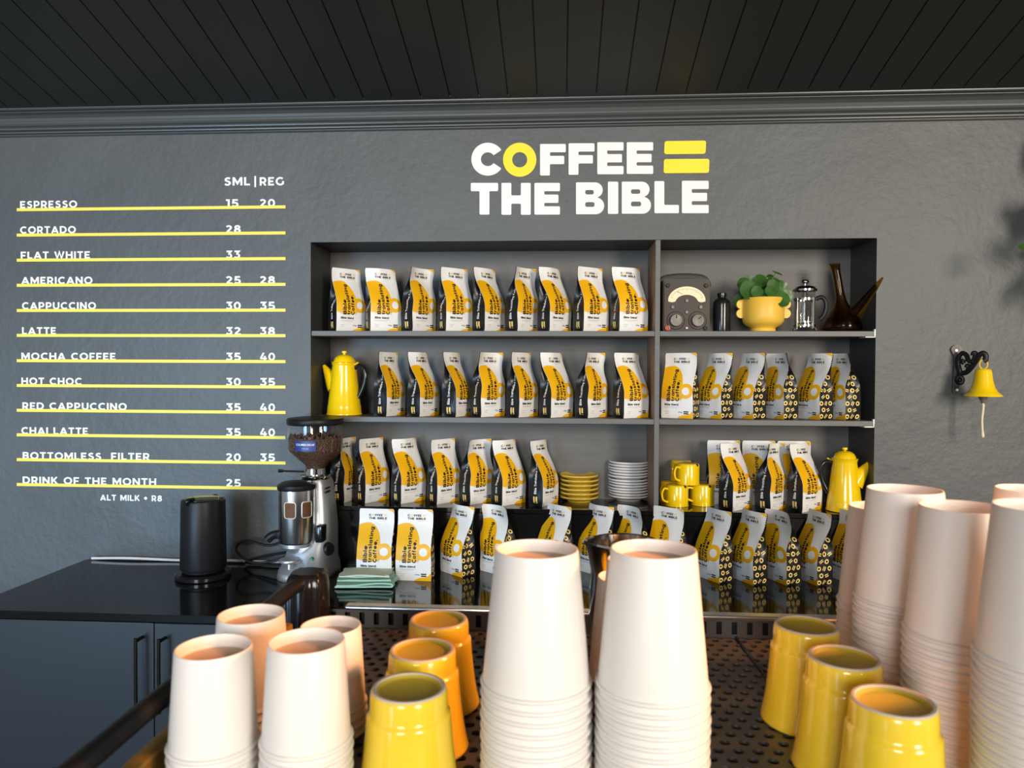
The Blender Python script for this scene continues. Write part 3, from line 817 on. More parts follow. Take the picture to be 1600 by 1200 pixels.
# yellow enamel coffee pots
def enamel_pot(name, label, loc, rz, s, chips=False):
    t = thing(name, label, 'coffee pot', loc, rz, 'yellow enamel coffee pots')
    bm = NB()
    lathe(bm, [(0, .0), (.0575, 0), (.0600, .002), (.0600, .006), (.0582, .0085), (.0565, .030), (.0560, .033), (.0552, .035), (.0400, .168), (.0405, .172), (.0418, .174), (.0418, .178), (.036, .178), (0, .176)], 56)
    obj('body', bm, m_enamel, t)
    bm = NB()
    lathe(bm, [(.0425, .1785), (.0435, .180), (.0425, .182), (.037, .183), (.0355, .188), (.031, .197), (.022, .2045), (.010, .2075), (0, .208)], 56)
    lid = obj('lid', bm, m_enamel, t)
    bm = NB(); lathe(bm, [(.004, .207), (.004, .210), (.0085, .212), (.0092, .215), (.0075, .2195), (0, .2205)], 24)
    obj('knob', bm, m_enamel, lid)
    bm = NB()
    pts = [Vector((-.030, 0, .096)).lerp(Vector((-.079, 0, .170)), i / 14) for i in range(15)]
    tube(bm, pts, [.033 - .0275 * (i / 14) ** 1.15 for i in range(15)], 24)
    obj('spout', bm, m_enamel, t)
    bm = NB()
    tube(bm, smoothpath([(.036, 0, .160), (.052, .0, .168), (.070, .0, .160), (.079, .0, .135), (.074, .0, .105), (.062, .0, .078), (.052, 0, .060)], 6), .0050, 10, flat=1.5)
    obj('handle', bm, m_blackgl, t, label='black handle')
    bm = NB(); tube(bm, [(.041, -.004, .172), (.056, -.006, .180)], .0028, 8)
    obj('thumb_tab', bm, m_enamel, lid)
    if chips:
        bm = NB()
        for k, (a, z, r) in enumerate(((-1.75, .018, .007), (-1.62, .014, .005), (-1.70, .024, .004), (-1.2, .003, .003))):
            lathe(bm, [(0, .0012), (r * .7, .0009), (r, -.0006)], 10, mat=Matrix.Rotation(a, 4, 'Z') @ Matrix.Translation((.0575 - z * .06, 0, z)) @ Matrix.Rotation(pi / 2, 4, 'Y'))
        obj('chipped_patch', bm, m_ink, t, label='black chipped enamel')
    t.scale = (s, s, s)
    return t
p = atY(538, 648, 2.385)
enamel_pot('enamel_coffee_pot', 'yellow enamel coffee pot with black handle, left end of the middle shelf', (p.x, p.y, ZS2 + .0003), radians(-12), .96)
p = atZ(1317, 797, NZ0)
enamel_pot('enamel_coffee_pot', 'chipped yellow enamel coffee pot with spout to the right, on the right sill', (p.x, p.y - .01, NZ0 + .0008), radians(180 - 8), .90, True)

# old test meter
p = atY(1072.5, 515, 2.36)
t = thing('test_meter', 'vintage brown test meter with cream curved dial and two knobs', 'meter', (p.x, p.y, ZS1 + .0003), radians(2))
w, h, dp = .0735, .168, .085
bm = NB()
loopo = roundpoly([(-w, 0), (w, 0), (w, h), (-w, h)], .012, 5)
vs, fs = poly_geo([loopo], dp / 2); add_geo(bm, [Vector((v.x, dp / 2 + v.z + .004, v.y)) for v in vs], fs)
obj('case', bm, m_bake, t, True, 30)
bm = NB()
vs, fs = poly_geo([roundpoly([(-w + .003, .003), (w - .003, .003), (w - .003, h - .008), (-w + .003, h - .008)], .010, 5)], .004)
add_geo(bm, [Vector((v.x, v.z + .003, v.y)) for v in vs], fs)
fp = obj('front_plate', bm, m_bake, t, True, 30)
bm = NB()
arc = [(.0585 * cos(a), .099 + .044 * sin(a)) for a in [radians(184 - 188 * i / 30) for i in range(31)]] + [(.045, .0925)] + [(.036 * cos(a), .091 + .026 * sin(a)) for a in [radians(12 + 156 * i / 20) for i in range(21)]] + [(-.045, .0925)]
vs, fs = poly_geo([roundpoly(arc, .006, 2)], .001); add_geo(bm, [Vector((v.x, -.0015 + v.z, v.y)) for v in vs], fs)
dl = obj('dial_window', bm, m_dial, t, False, label='cream curved dial')
bm = NB()
for i in range(29):
    a = radians(165 - 150 * i / 28); L = .003 if i % 7 else .007
    c_, s_ = cos(a), sin(a)
    tube(bm, [(.052 * c_, -.0028, .099 + .038 * s_), ((.052 - L) * c_, -.0028, .099 + (.038 - L) * s_)], .0004, 4)
tube(bm, [(-.014, -.0028, .119), (-.030, -.0030, .127)], .0005, 4)
obj('dial_marks', bm, m_ink, dl, False)
for sx in (-.034, .034):
    bm = NB(); X = Matrix.Translation((sx, -.001, .036)) @ Matrix.Rotation(pi / 2, 4, 'X')
    lathe(bm, [(0, .002), (.027, .002), (.029, 0)], 36, mat=X)
    r_ = obj('switch_ring', bm, m_bake, t)
    bm = NB(); lathe(bm, [(.020, .001), (.0195, .010), (.018, .013), (0, .0135)], 32, mat=X)
    k = obj('knob', bm, m_galv, t, label='grey round knob')
    bm = NB(); a = .0 if sx < 0 else -.8
    tube(bm, [(sx, -.0155, .036 + .006 if sx < 0 else .040), (sx - .014 * sin(a), -.0155, .036 + .016 * cos(a))], .0013, 6)
    obj('pointer', bm, m_ink, k)
for (x, z, r, m) in ((0, .098, .0062, m_galv), (-.044, .078, .0062, m_galv), (.044, .078, .0062, m_galv), (0, .062, .0055, m_galv), (-.060, .146, .0065, m_black), (.060, .146, .0065, m_black)):
    bm = NB(); lathe(bm, [(r, -.001), (r, .004), (r * .8, .0055), (0, .0055)], 20, mat=Matrix.Translation((x, 0, z)) @ Matrix.Rotation(pi / 2, 4, 'X'))
    obj('screw', bm, m, t)
for (x, z, r, m, l) in ((-.060, .012, .0080, m_red, 'red terminal'), (.060, .012, .0070, m_black, 'black terminal'), (0, .012, .0032, m_screw, 'white terminal')):
    bm = NB(); lathe(bm, [(r, -.001), (r, .007), (r * .5, .0075), (r * .45, .004), (0, .004)], 20, mat=Matrix.Translation((x, 0, z)) @ Matrix.Rotation(pi / 2, 4, 'X'))
    obj('terminal', bm, m, t, label=l)
bm = NB(); tube(bm, smoothpath([(-.076, .05, .148), (-.074, .05, .162), (-.055, .05, .175), (0, .05, .180), (.055, .05, .176), (.074, .05, .162), (.076, .05, .148)], 6), .012, 10, flat=.25)
obj('carry_strap', bm, m_iron, t, label='dark leather carry strap')

# black bottle
p = atY(1127.5, 514, 2.38)
bm = NB(); lathe(bm, [(0, 0), (.024, 0), (.0265, .002), (.0270, .006), (.0270, .088), (.0255, .097), (.020, .104), (.0135, .108), (.0125, .112), (.0130, .114), (.0145, .115), (.0145, .123), (.012, .125), (0, .125)], 40)
tag(obj('metal_bottle', bm, m_blackgl, None, loc=(p.x, p.y, ZS1 + .0003)), 'small glossy black metal bottle between the meter and the plant', 'bottle')

# plant pot with round ears
p = atY(1192, 514, 2.37)
t = thing('plant_pot', 'yellow pot with scalloped round ears on the upper right shelf', 'plant pot', (p.x, p.y, ZS1 + .0003))
bm = NB(); lathe(bm, [(0, 0), (.037, 0), (.039, .002), (.037, .010), (.040, .015), (.054, .022), (.062, .033), (.064, .045), (.0635, .104), (.062, .106), (.059, .104), (.057, .060), (0, .055)], 56)
obj('pot_body', bm, m_potyel, t)
for sx in (-1, 1):
    for z in (.058, .087):
        bm = NB(); vs, fs = poly_geo([[(sx * .058, z - .0135), *[(sx * (.069 + .0145 * cos(a)), z + .0145 * sin(a)) for a in [-pi / 2 + pi * i / 14 for i in range(15)]], (sx * .058, z + .0135)]], .007)
        add_geo(bm, [Vector((v.x, v.z, v.y)) for v in vs], fs)
        obj('ear', bm, m_potyel, t, True, 50)
pot_loc = Vector((p.x, p.y, ZS1))
bm = NB(); lathe(bm, [(0, .086), (.0575, .084), (.0575, .075)], 40); obj('soil', bm, m_soil, t)
def leaf_geo(bm, c, n, r, el=1.15, cup=.12, up=Vector((0, 0, 1))):
    n = n.normalized(); a = up - n * up.dot(n)
    if a.length < 1e-3: a = Vector((1, 0, 0))
    a.normalize(); b = n.cross(a)
    cen = bm.verts.new(c - n * (r * cup)); rings = [[cen]]
    for k, f in ((1, .5), (2, 1.0)):
        rings.append([bm.verts.new(c + (a * (el * cos(t_) + .12) + b * sin(t_)) * (r * f) - n * (r * cup * (1 - f * f)) + n * (.04 * r * sin(3 * t_) * f)) for t_ in [2 * pi * i / 18 for i in range(18)]])
    for i in range(18):
        j = (i + 1) % 18
        bm.faces.new((cen, rings[1][i], rings[1][j])); bm.faces.new((rings[1][i], rings[2][i], rings[2][j], rings[1][j]))
LEAVES = [(-.052, -.030, .128, .027), (-.060, .0, .150, .021), (-.040, .022, .152, .024), (-.015, -.030, .112, .017), (-.008, .0, .160, .021), (.012, .02, .145, .024), (.022, -.030, .138, .020),
          (.036, .0, .150, .022), (.055, -.020, .130, .022), (.062, .012, .140, .021), (.046, -.048, .098, .023), (.030, .03, .166, .016), (-.030, -.042, .120, .018), (.010, -.045, .122, .017), (.070, -.015, .112, .018), (-.072, .012, .098, .020)]
t = thing('pilea_plant', 'green plant with round glossy leaves growing in the yellow eared pot', 'plant', (pot_loc.x, pot_loc.y, pot_loc.z + .0863))
for i, (x, y, z, r) in enumerate(LEAVES):
    bm = NB()
    nv = Vector((x * 4, -1 + y * 6, .35 + .25 * sin(i * 2.1)))
    leaf_geo(bm, Vector((x, y, z - .0863)), nv, r, 1.2)
    obj('leaf', bm, m_leaf, t, True, 180)
    bm = NB(); tube(bm, smoothpath([(x * .15, y * .15, 0), (x * .5, y * .4 + .01, (z - .0863) * .6), (x, y + .004, z - .0863 - r * .3)], 4), .0013, 6)
    obj('stem', bm, m_stem, t)
bm = NB(); leaf_geo(bm, Vector((.042, .0, .100)), Vector((.5, -.5, 1)), .013, 1.6, up=Vector((1, 0, .6))); obj('leaf', bm, m_leaf, t, True, 180)
bm = NB(); tube(bm, smoothpath([(.004, .004, 0), (.02, .004, .06), (.036, .002, .097)], 4), .0013, 6); obj('stem', bm, m_stem, t)

# cafetiere
p = atY(1257, 513, 2.385)
t = thing('french_press', 'small glass and chrome french press with black handle beside the plant', 'french press', (p.x, p.y, ZS1 + .0003), radians(-14))
bm = NB(); lathe(bm, [(0, .012), (.030, .012), (.0315, .014), (.0315, .128), (.033, .131), (.0315, .131), (.0300, .128), (.0300, .0155), (0, .0145)], 44); obj('beaker', bm, m_glass, t)
bm = NB(); lathe(bm, [(.0365, .130), (.0365, .135), (.0345, .137), (.030, .143), (.018, .147), (.006, .148), (0, .148)], 44); lid = obj('lid', bm, m_chrome, t)
bm = NB(); lathe(bm, [(0, .148), (.004, .148), (.004, .152), (.010, .155), (.0125, .160), (.010, .165), (0, .1665)], 24); obj('knob', bm, m_chrome, lid)
bm = NB(); tube(bm, [(0, 0, .03), (0, 0, .148)], .0018, 8); lathe(bm, [(0, .030), (.029, .030), (.029, .034), (0, .0345)], 36); obj('plunger', bm, m_chrome, t)
bm = NB(); lathe(bm, [(.0318, .100), (.0332, .100), (.0332, .107), (.0318, .107), (.0318, .100)], 44); lathe(bm, [(.0318, .018), (.0335, .018), (.0335, .024), (.0318, .024), (.0318, .018)], 44)
for k in range(4):
    a = pi / 4 + k * pi / 2; c_, s_ = cos(a), sin(a)
    tube(bm, smoothpath([(.0335 * c_, .0335 * s_, .108), (.0335 * c_, .0335 * s_, .02), (.036 * c_, .036 * s_, .012), (.043 * c_, .043 * s_, .012), (.046 * c_, .046 * s_, .006), (.041 * c_, .041 * s_, .0024), (.034 * c_, .034 * s_, .006)], 5), .0022, 8)
obj('frame', bm, m_chrome, t)
bm = NB(); tube(bm, smoothpath([(.033, 0, .104), (.048, 0, .110), (.060, 0, .098), (.062, 0, .075), (.055, 0, .052), (.044, 0, .040)], 6), .0048, 10, flat=1.4); obj('handle', bm, m_black, t, label='black handle')

# amber glass drinking jug
p = atY(1316, 514, 2.375)
t = thing('amber_glass_jug', 'amber brown glass jug with tall neck and long pointed spout', 'jug', (p.x, p.y, ZS1 + .0003))
bm = NB()
outer = [(0, .0015), (.040, 0), (.054, .003), (.060, .012), (.0595, .022), (.052, .038), (.038, .058), (.025, .078), (.017, .096), (.0135, .118), (.0125, .150), (.0130, .190), (.0155, .210), (.0175, .2135)]
inner = [(.0155, .2135), (.0135, .208), (.0110, .190), (.0105, .150), (.0115, .118), (.015, .096), (.023, .078), (.036, .058), (.050, .038), (.0575, .022), (.0575, .012), (.050, .006), (0, .005)]
lathe(bm, outer + inner, 48)
for v in bm.verts:                              # the neck leans to the left
    if v.co.z > .06: v.co.x -= (v.co.z - .06) ** 1.25 * .27
obj('body', bm, m_amber, t)
bm = NB()
sp0 = Vector((.026, -.014, .046)); sp1 = atY(1379, 434, 2.275) - t.location
pts = [sp0.lerp(sp1, i / 16) for i in range(17)]
tube(bm, pts, [.0235 - .0205 * (i / 16) ** 1.15 for i in range(17)], 24)
obj('spout', bm, m_amber, t)

# plates on the sill
def plate(name, label, m, loc, r, group, rot=0):
    bm = NB(); lathe(bm, [(0, .003), (r * .52, .003), (r * .55, 0), (r * .60, 0), (r * .62, .004), (r * .86, .0100), (r * .985, .0140), (r, .0152), (r, .0182), (r * .985, .0192), (r * .84, .0136), (r * .60, .0070), (0, .0062)], 48)
    o = obj(name, bm, m, None, True, 60, loc=loc); tag(o, label, 'plate', group); return o
p = atZ(905, 783, NZ0); ROWN = ['bottom', 'second from bottom', 'third from bottom', 'third from top', 'second from top', 'top']
for i in range(6):
    l = 'mustard yellow saucer, %s of its stack on the sill' % ROWN[i]
    loc = (p.x + .0012 * sin(i * 2.2), p.y, NZ0 + .0010 + i * .0142)
    if i == 0: pl = plate('saucer', l, m_plateyel, loc, .0645, 'yellow saucers stacked on the sill')
    else: dup(pl, loc, 0, l)
p = atZ(982, 781, NZ0)
N = 13
for i in range(N):
    l = 'white side plate, %s in its stack beside the yellow saucers' % ('lowest' if i == 0 else 'topmost' if i == N - 1 else ORD[N - 1 - i] + ' from top')
    loc = (p.x + .0016 * sin(i * 1.7), p.y + .001 * cos(i * 2.9), NZ0 + .0010 + i * .0092 + (.003 if i > 6 else 0))
    if i == 0: pl = plate('side_plate', l, m_plate, loc, .0680, 'white plates stacked on the sill')
    else: dup(pl, loc, 0, l)

# enamel mugs turned upside down
def mug(label, loc, rz):
    t = thing('enamel_mug', label, 'mug', loc, rz, 'yellow enamel mugs on the sill')
    bm = NB(); lathe(bm, [(.0345, 0), (.0372, .0005), (.0372, .003), (.0360, .004), (.0360, .062), (.0335, .067), (.029, .0685), (0, .067)], 44); 
    lathe(bm, [(.0345, 0), (.0345, .060), (0, .062)], 44)
    obj('cup_body', bm, m_enamel, t)
    bm = NB(); tube(bm, smoothpath([(-.035, 0, .055), (-.050, 0, .057), (-.058, 0, .042), (-.054, 0, .022), (-.036, 0, .013)], 6), .0024, 8, flat=1.4); obj('handle', bm, m_enamel, t)
    bm = NB(); lathe(bm, [(0, .0012), (.004, .0008), (.0055, -.0006)], 12, mat=Matrix.Translation((.006, -.0338, .0650)) @ Matrix.Rotation(pi / 2 - .7, 4, 'X')); obj('chipped_patch', bm, m_ink, t, label='black chipped spot')
    return t
zb = NZ0 + .0008
pa, pb, pt = atZ(1057.5, 790, NZ0), atZ(1098, 789, NZ0), atZ(1075, 790, NZ0)
mg = mug('yellow enamel mug upside down, front left at the foot of the mug pile', (pa.x, pa.y, zb), .5)
dup(mg, (pb.x, pb.y, zb), .3, 'yellow enamel mug upside down, front right at the foot of the mug pile')
dup(mg, (pa.x - .006, pa.y + .078, zb), .8, 'yellow enamel mug mostly hidden, back left of the mug pile')
dup(mg, (pb.x + .004, pa.y + .078, zb), 2.8, 'yellow enamel mug mostly hidden, back right of the mug pile')
dup(mg, (pt.x, pt.y + .003, zb + .069), .6, 'yellow enamel mug upside down on top of the mug pile, in front')
dup(mg, (pt.x - .008, pt.y + .080, zb + .069), .9, 'yellow enamel mug upside down on top of the mug pile, behind')

# ------------------------------------------------------------------ things on the worktop
# kettle
p = atZ(318, 901, ZT)
t = thing('electric_kettle', 'matt black electric kettle on its base at the left of the worktop', 'kettle', (p.x, p.y, ZT + .0003), radians(75))
bm = NB(); lathe(bm, [(0, 0), (.076, 0), (.079, .003), (.079, .012), (.074, .017), (0, .018)], 56); obj('power_base', bm, m_blackgl, t, label='glossy black base')
bm = NB(); lathe(bm, [(0, .0185), (.056, .0185), (.060, .021), (.0605, .026), (.064, .028), (.0655, .034), (.0625, .226), (.061, .231), (.056, .233), (.05, .229), (0, .228)], 64); obj('kettle_body', bm, m_black, t)
bm = NB(); lathe(bm, [(.053, .229), (.053, .234), (.048, .236), (0, .237)], 48); ld = obj('lid', bm, m_blackgl, t, label='glossy black lid')
bm = NB(); tube(bm, smoothpath([(-.055, 0, .222), (-.066, 0, .234), (-.060, 0, .2385), (-.040, 0, .238)], 4), .006, 10); obj('spout', bm, m_blackgl, t)
bm = NB()
for k in range(3): box(bm, .012 + k * .010, .019 + k * .010, -.046, -.038, .2362, .2395, .001)
obj('button', bm, m_chrome, ld, label='small shiny buttons')
bm = NB(); tube(bm, smoothpath([(.056, .02, .218), (.088, .03, .222), (.098, .034, .19), (.098, .034, .10), (.088, .03, .075), (.058, .02, .072)], 5), .010, 12); obj('handle', bm, m_black, t)

# grinder
p = atZ(484, 896, ZT)
G = thing('coffee_grinder', 'silver coffee grinder with clear bean hopper and black lid', 'grinder', (p.x, p.y, ZT + .0003), radians(-3))
bm = NB()
loft(bm, [(.0, 0, 0, .078, .105), (.006, 0, 0, .080, .108), (.024, 0, .002, .078, .104), (.045, .001, .012, .070, .088), (.085, .003, .020, .066, .078), (.14, .004, .038, .062, .062), (.20, .004, .042, .055, .058), (.27, .004, .045, .046, .054), (.286, .004, .045, .040, .048)], 44, 3.2)
obj('body', bm, m_alu, G, True, 50)
bm = NB(); lathe(bm, [(.030, .284), (.044, .286), (.046, .290), (.046, .296), (.043, .299), (.030, .300), (.030, .318), (.026, .318)], 44, (.006, .03, 0)); obj('adjusting_collar', bm, m_chrome, G, label='chrome adjusting collar')
HX = (.006, .03, 0)
bm = NB()
lathe(bm, [(.027, .300), (.028, .318), (.034, .326), (.079, .368), (.0815, .374), (.0825, .454)], 56, HX)
hp = obj('hopper', bm, m_plastic, G, label='clear bean hopper')
bm = NB(); lathe(bm, [(0, .452), (.083, .452), (.0855, .455), (.0855, .468), (.083, .472), (.06, .475), (0, .476)], 56, HX); obj('hopper_lid', bm, m_black, G, label='black hopper lid')
bm = NB()
lathe(bm, [(0, .305), (.0240, .305), (.0245, .318), (.031, .330), (.075, .371), (.0775, .378), (.0780, .412), (.06, .417), (.03, .414), (0, .418)], 56, HX)
bn = obj('bean_fill', bm, m_bean, hp, label='dark roasted beans'); 
random.seed(3)
bm = NB()
for k in range(420):                             # loose beans pressed against the hopper wall
    if k < 320:
        a = random.uniform(-pi, .6); z = random.uniform(.374, .418); r = .0772
    else:
        a = random.uniform(0, 2 * pi); r = .078 * sqrt(random.random()); z = .415 + random.uniform(0, .005)
    mt = Matrix.Translation((HX[0] + r * cos(a), HX[1] + r * sin(a), z)) @ Matrix.Rotation(a, 4, 'Z') @ Matrix.Rotation(random.uniform(0, pi), 4, 'X') @ Matrix.Diagonal((.0022, .0052, .0036, 1))
    bmesh.ops.create_icosphere(bm, subdivisions=1, radius=1.0, matrix=mt)
o = obj('loose_beans', bm, m_bean, hp); o['kind'] = 'stuff'
# sticker
def wrapped(bm, vs, fs, cx, cy, r, a0, z0, mi=0):
    add_geo(bm, [Vector((cx + r * cos(a0 + v.x / r), cy + r * sin(a0 + v.x / r), z0 + v.y)) for v in vs], fs, mi)
bm = NB()
n = 12; wst = .066
vs = [Vector((-wst / 2 + wst * i / n, y, 0)) for y in (0, .030) for i in range(n + 1)]; fs = [(i, i + 1, n + 2 + i, n + 1 + i) for i in range(n)]
wrapped(bm, vs, fs, HX[0], HX[1], .0829, -pi / 2 + .0, .378)
st = obj('sticker', bm, m_sticker, hp, label='blue sticker with white writing')
bm = NB()
vs, fs = text_geo('COLUMBIA DECAF', .02, 1.0, 2); wrapped(bm, fit(vs, -.029, .029, .0165, .0225), fs, HX[0], HX[1], .0833, -pi / 2, .378)
vs, fs = text_geo('Single origin', .0, 1.0, 2); wrapped(bm, fit(vs, -.010, .012, .006, .0095), fs, HX[0], HX[1], .0833, -pi / 2, .378)
obj('sticker_text', bm, m_gtext, st, False)
# doser
DX, DY = -.018, -.055
bm = NB(); lathe(bm, [(0, .110), (.050, .110), (.0515, .114), (.0515, .268), (0, .268)], 56, (DX, DY, 0)); ds = obj('doser', bm, m_steel, G, True, 40, label='polished steel dosing chamber')
bm = NB(); lathe(bm, [(.054, .266), (.056, .270), (.055, .280), (.045, .287), (0, .290)], 48, (DX, DY, 0)); obj('doser_lid', bm, m_black, G, label='black dosing chamber lid')
for a in (-pi / 2 + .02, -pi / 2 + 1.02):
    hw_, hh, r = .0170, .0230, .0519
    lp = roundpoly([(-hw_, -hh), (hw_, -hh), (hw_, hh), (-hw_, hh)], .008, 5)
    b = NB(); v_, f_ = poly_geo([lp]); add_geo(b, v_, f_)
    for k in range(-4, 5): bmesh.ops.bisect_plane(b, geom=b.verts[:] + b.edges[:] + b.faces[:], plane_co=(k * .0042, 0, 0), plane_no=(1, 0, 0), dist=1e-6)
    for v in b.verts: v.co = Vector((DX + r * cos(a + v.co.x / r), DY + r * sin(a + v.co.x / r), .211 + v.co.y))
    wg = obj('window_glass', b, m_ground, ds, label='brown ground coffee behind window')
    b = NB(); tube(b, [(DX + r * cos(a + x / r), DY + r * sin(a + x / r), .211 + z) for x, z in roundpoly([(-hw_, -hh), (0, -hh), (hw_, -hh), (hw_, 0), (hw_, hh), (0, hh), (-hw_, hh), (-hw_, 0)], .008, 5)], .0016, 8, closed=True)
    obj('window_bezel', b, m_screw, ds, label='pale metal window bezel')
bm = NB(); lathe(bm, [(.046, .108), (.046, .098), (.020, .078), (0, .078)], 40, (DX, DY, 0)); obj('doser_chute', bm, m_alu, G)
bm = NB(); lathe(bm, [(0, .058), (.0285, .058), (.030, .060), (.030, .066), (.0285, .068), (0, .068)], 40, (DX - .004, DY - .040, 0)); tube(bm, [(DX - .004, DY - .04, .058), (DX - .004, DY - .04, .038)], .009, 14); tube(bm, [(DX - .004, DY - .04, .045), (DX - .004, DY + .06, .05)], .008, 10); obj('tamper', bm, m_alu, G, label='round silver tamper')
bm = NB(); box(bm, DX - .058, DX - .040, DY - .016, DY + .016, .118, .140, .003); tube(bm, smoothpath([(DX - .050, DY, .130), (DX - .070, DY - .01, .128), (DX - .086, DY - .012, .115)], 4), .010, 12, flat=1.3); obj('doser_lever', bm, m_black, G, label='black lever')
bm = NB(); box(bm, .040, .062, -.060, -.020, .108, .158, .004); obj('timer_box', bm, m_blackgl, G)
bm = NB(); lathe(bm, [(0, .016), (.016, .016), (.019, .012), (.021, 0), (0, 0)], 28, mat=Matrix.Translation((.062, -.02, .082)) @ Matrix.Rotation(radians(62), 4, 'Z') @ Matrix.Rotation(pi / 2, 4, 'X') @ Matrix.Scale(1, 4)); obj('side_knob', bm, m_black, G, label='black knob')
bm = NB(); lathe(bm, [(.0055, -.003), (.0055, .004), (.004, .006), (0, .006)], 20, mat=Matrix.Translation((.034, -.066, .062)) @ Matrix.Rotation(pi / 2, 4, 'X')); obj('switch', bm, m_green, G, label='small green lit switch')
bm = NB(); tube(bm, [(-.03, .03, .306), (-.085, .0, .311)], .0028, 8); tube(bm, [(-.085, .0, .311), (-.098, -.006, .3115)], .005, 8); obj('grind_lever', bm, m_black, G)
bm = NB(); box(bm, .0505, .0535, -.005, .03, .258, .263, .0005); box(bm, .051, .054, -.005, .03, .246, .252, .0005); obj('vent_slot', bm, m_black, G)
for sx in (-1, 1):
    for sy in (-1, 1):
        bm = NB(); lathe(bm, [(0, -.0002), (.012, -.0002), (.013, .010), (0, .010)], 16, (sx * .055, sy * .075, 0)); obj('foot', bm, m_black, G)

# cables
bm = NB()
cl = [atZ(u, v, ZT) for u, v in ((139, 877), (200, 877), (285, 879), (360, 880), (430, 881))]
pts = smoothpath([(q.x, YW - .018, ZT + .006 + (.003 if k % 2 else 0)) for k, q in enumerate(cl)] + [(cl[-1].x + .15, YW - .02, ZT + .006)], 6)
tube(bm, pts, .0042, 8)
tag(obj('white_cable', bm, m_cable), 'white cable lying along the wall at the back of the worktop', 'cable')
bm = NB()
pts = smoothpath([(-.815, 2.19, ZT + .115), (-.835, 2.21, ZT + .10), (-.90, 2.22, ZT + .075), (-.985, 2.23, ZT + .085), (-1.01, 2.23, ZT + .055), (-.96, 2.22, ZT + .022), (-.88, 2.21, ZT + .03), (-.82, 2.21, ZT + .058), (-.86, 2.22, ZT + .052), (-.95, 2.24, ZT + .03), (-.99, 2.25, ZT + .006), (-.9, 2.25, ZT + .005), (-.78, 2.24, ZT + .005)], 7)
tube(bm, pts, .0042, 8)
tag(obj('black_cable', bm, m_black), 'looped black power cable behind the coffee grinder', 'cable')
bm = NB(); tube(bm, smoothpath([(-.585, 2.14, ZT + .014), (-.56, 2.12, ZT + .008), (-.50, 2.16, ZT + .025), (-.47, 2.23, ZT + .02)], 6), .0032, 8)
tag(obj('grey_cable', bm, m_cable), 'thin pale cable running behind the green cloth', 'cable')

# folded cloth
p = atZ(569, 916, ZT)
t = thing('folded_cloth', 'mint green folded cloth on the worktop beside the grinder', 'cloth', (p.x, p.y + .02, ZT + .0004), radians(3))
def cloth_layer(w, d, z0, z1, seed, th=.0035):
    """a strip folded back on itself at its right-hand edge"""
    bm = NB(); path = []
    n = 14
    for i in range(n + 1): path.append((-w / 2 + w * i / n + .0, z0 + .0010 * sin(i * .45 + seed)))
    for i in range(1, 6):
        a = -pi / 2 + pi * i / 6; path.append((w / 2 + (z1 - z0) / 2 * cos(a) * 1.3, (z0 + z1) / 2 + (z1 - z0) / 2 * sin(a)))
    for i in range(n + 1): path.append((w / 2 - w * .97 * i / n, z1 + .0016 * sin(i * .4 + seed * 2) - .0030 * (i / n) ** 2))
    ny = 6; G = []
    for j in range(ny + 1):
        y = -d / 2 + d * j / ny
        G.append([bm.verts.new((x + .003 * sin(j * 1.7 + seed), y + .003 * sin(x * 30 + seed), max(z, th * .6) + .0006 * sin(j + x * 30))) for x, z in path])
    for j in range(ny):
        for i in range(len(path) - 1): bm.faces.new((G[j][i], G[j][i + 1], G[j + 1][i + 1], G[j + 1][i]))
    bmesh.ops.recalc_face_normals(bm, faces=bm.faces[:])
    bmesh.ops.solidify(bm, geom=bm.faces[:], thickness=th)
    return bm
obj('lower_fold', cloth_layer(.158, .095, .003, .015, .3, .0045), m_cloth, t, True, 80)
obj('middle_fold', cloth_layer(.150, .092, .0205, .0265, 1.4, .0035), m_cloth, t, True, 80)
obj('upper_fold', cloth_layer(.140, .088, .0315, .0385, 2.2, .0035), m_clothin, t, True, 80, label='pale green top fold')

# ------------------------------------------------------------------ bell on the wall
bp = atY(1494, 578, YW)
t = thing('wall_bell', 'yellow hanging bell on a black scrolled wall bracket', 'bell', (bp.x, YW, bp.z))
def bq(u, v, out):            # bracket drawing: crop pixels to local metres, out from the wall
    q = atY(1440 + u / 6, 500 + v / 6, YW - out); return (q.x - bp.x, -out, q.z - bp.z)
bm = NB()
outl = roundpoly([(-.020, .062), (-.012, .073), (.004, .076), (.016, .066), (.013, .052), (.006, .042), (.005, -.052), (.008, -.064), (.002, -.073), (-.012, -.071), (-.013, -.058), (-.009, .040)], .008, 4)
vs, fs = poly_geo([outl], .003); add_geo(bm, [Vector((v.x, -.0035 + v.z, v.y)) for v in vs], fs)
bk = obj('back_plate', bm, m_plate2, t, True, 40, label='worn grey back plate')
for (x, z) in ((-.004, .058), (.0, -.060)):
    bm = NB(); lathe(bm, [(.0045, .006), (.004, .009), (0, .0095)], 14, mat=Matrix.Translation((x, 0, z)) @ Matrix.Rotation(pi / 2, 4, 'X')); obj('screw', bm, m_screw, bk)
bm = NB()
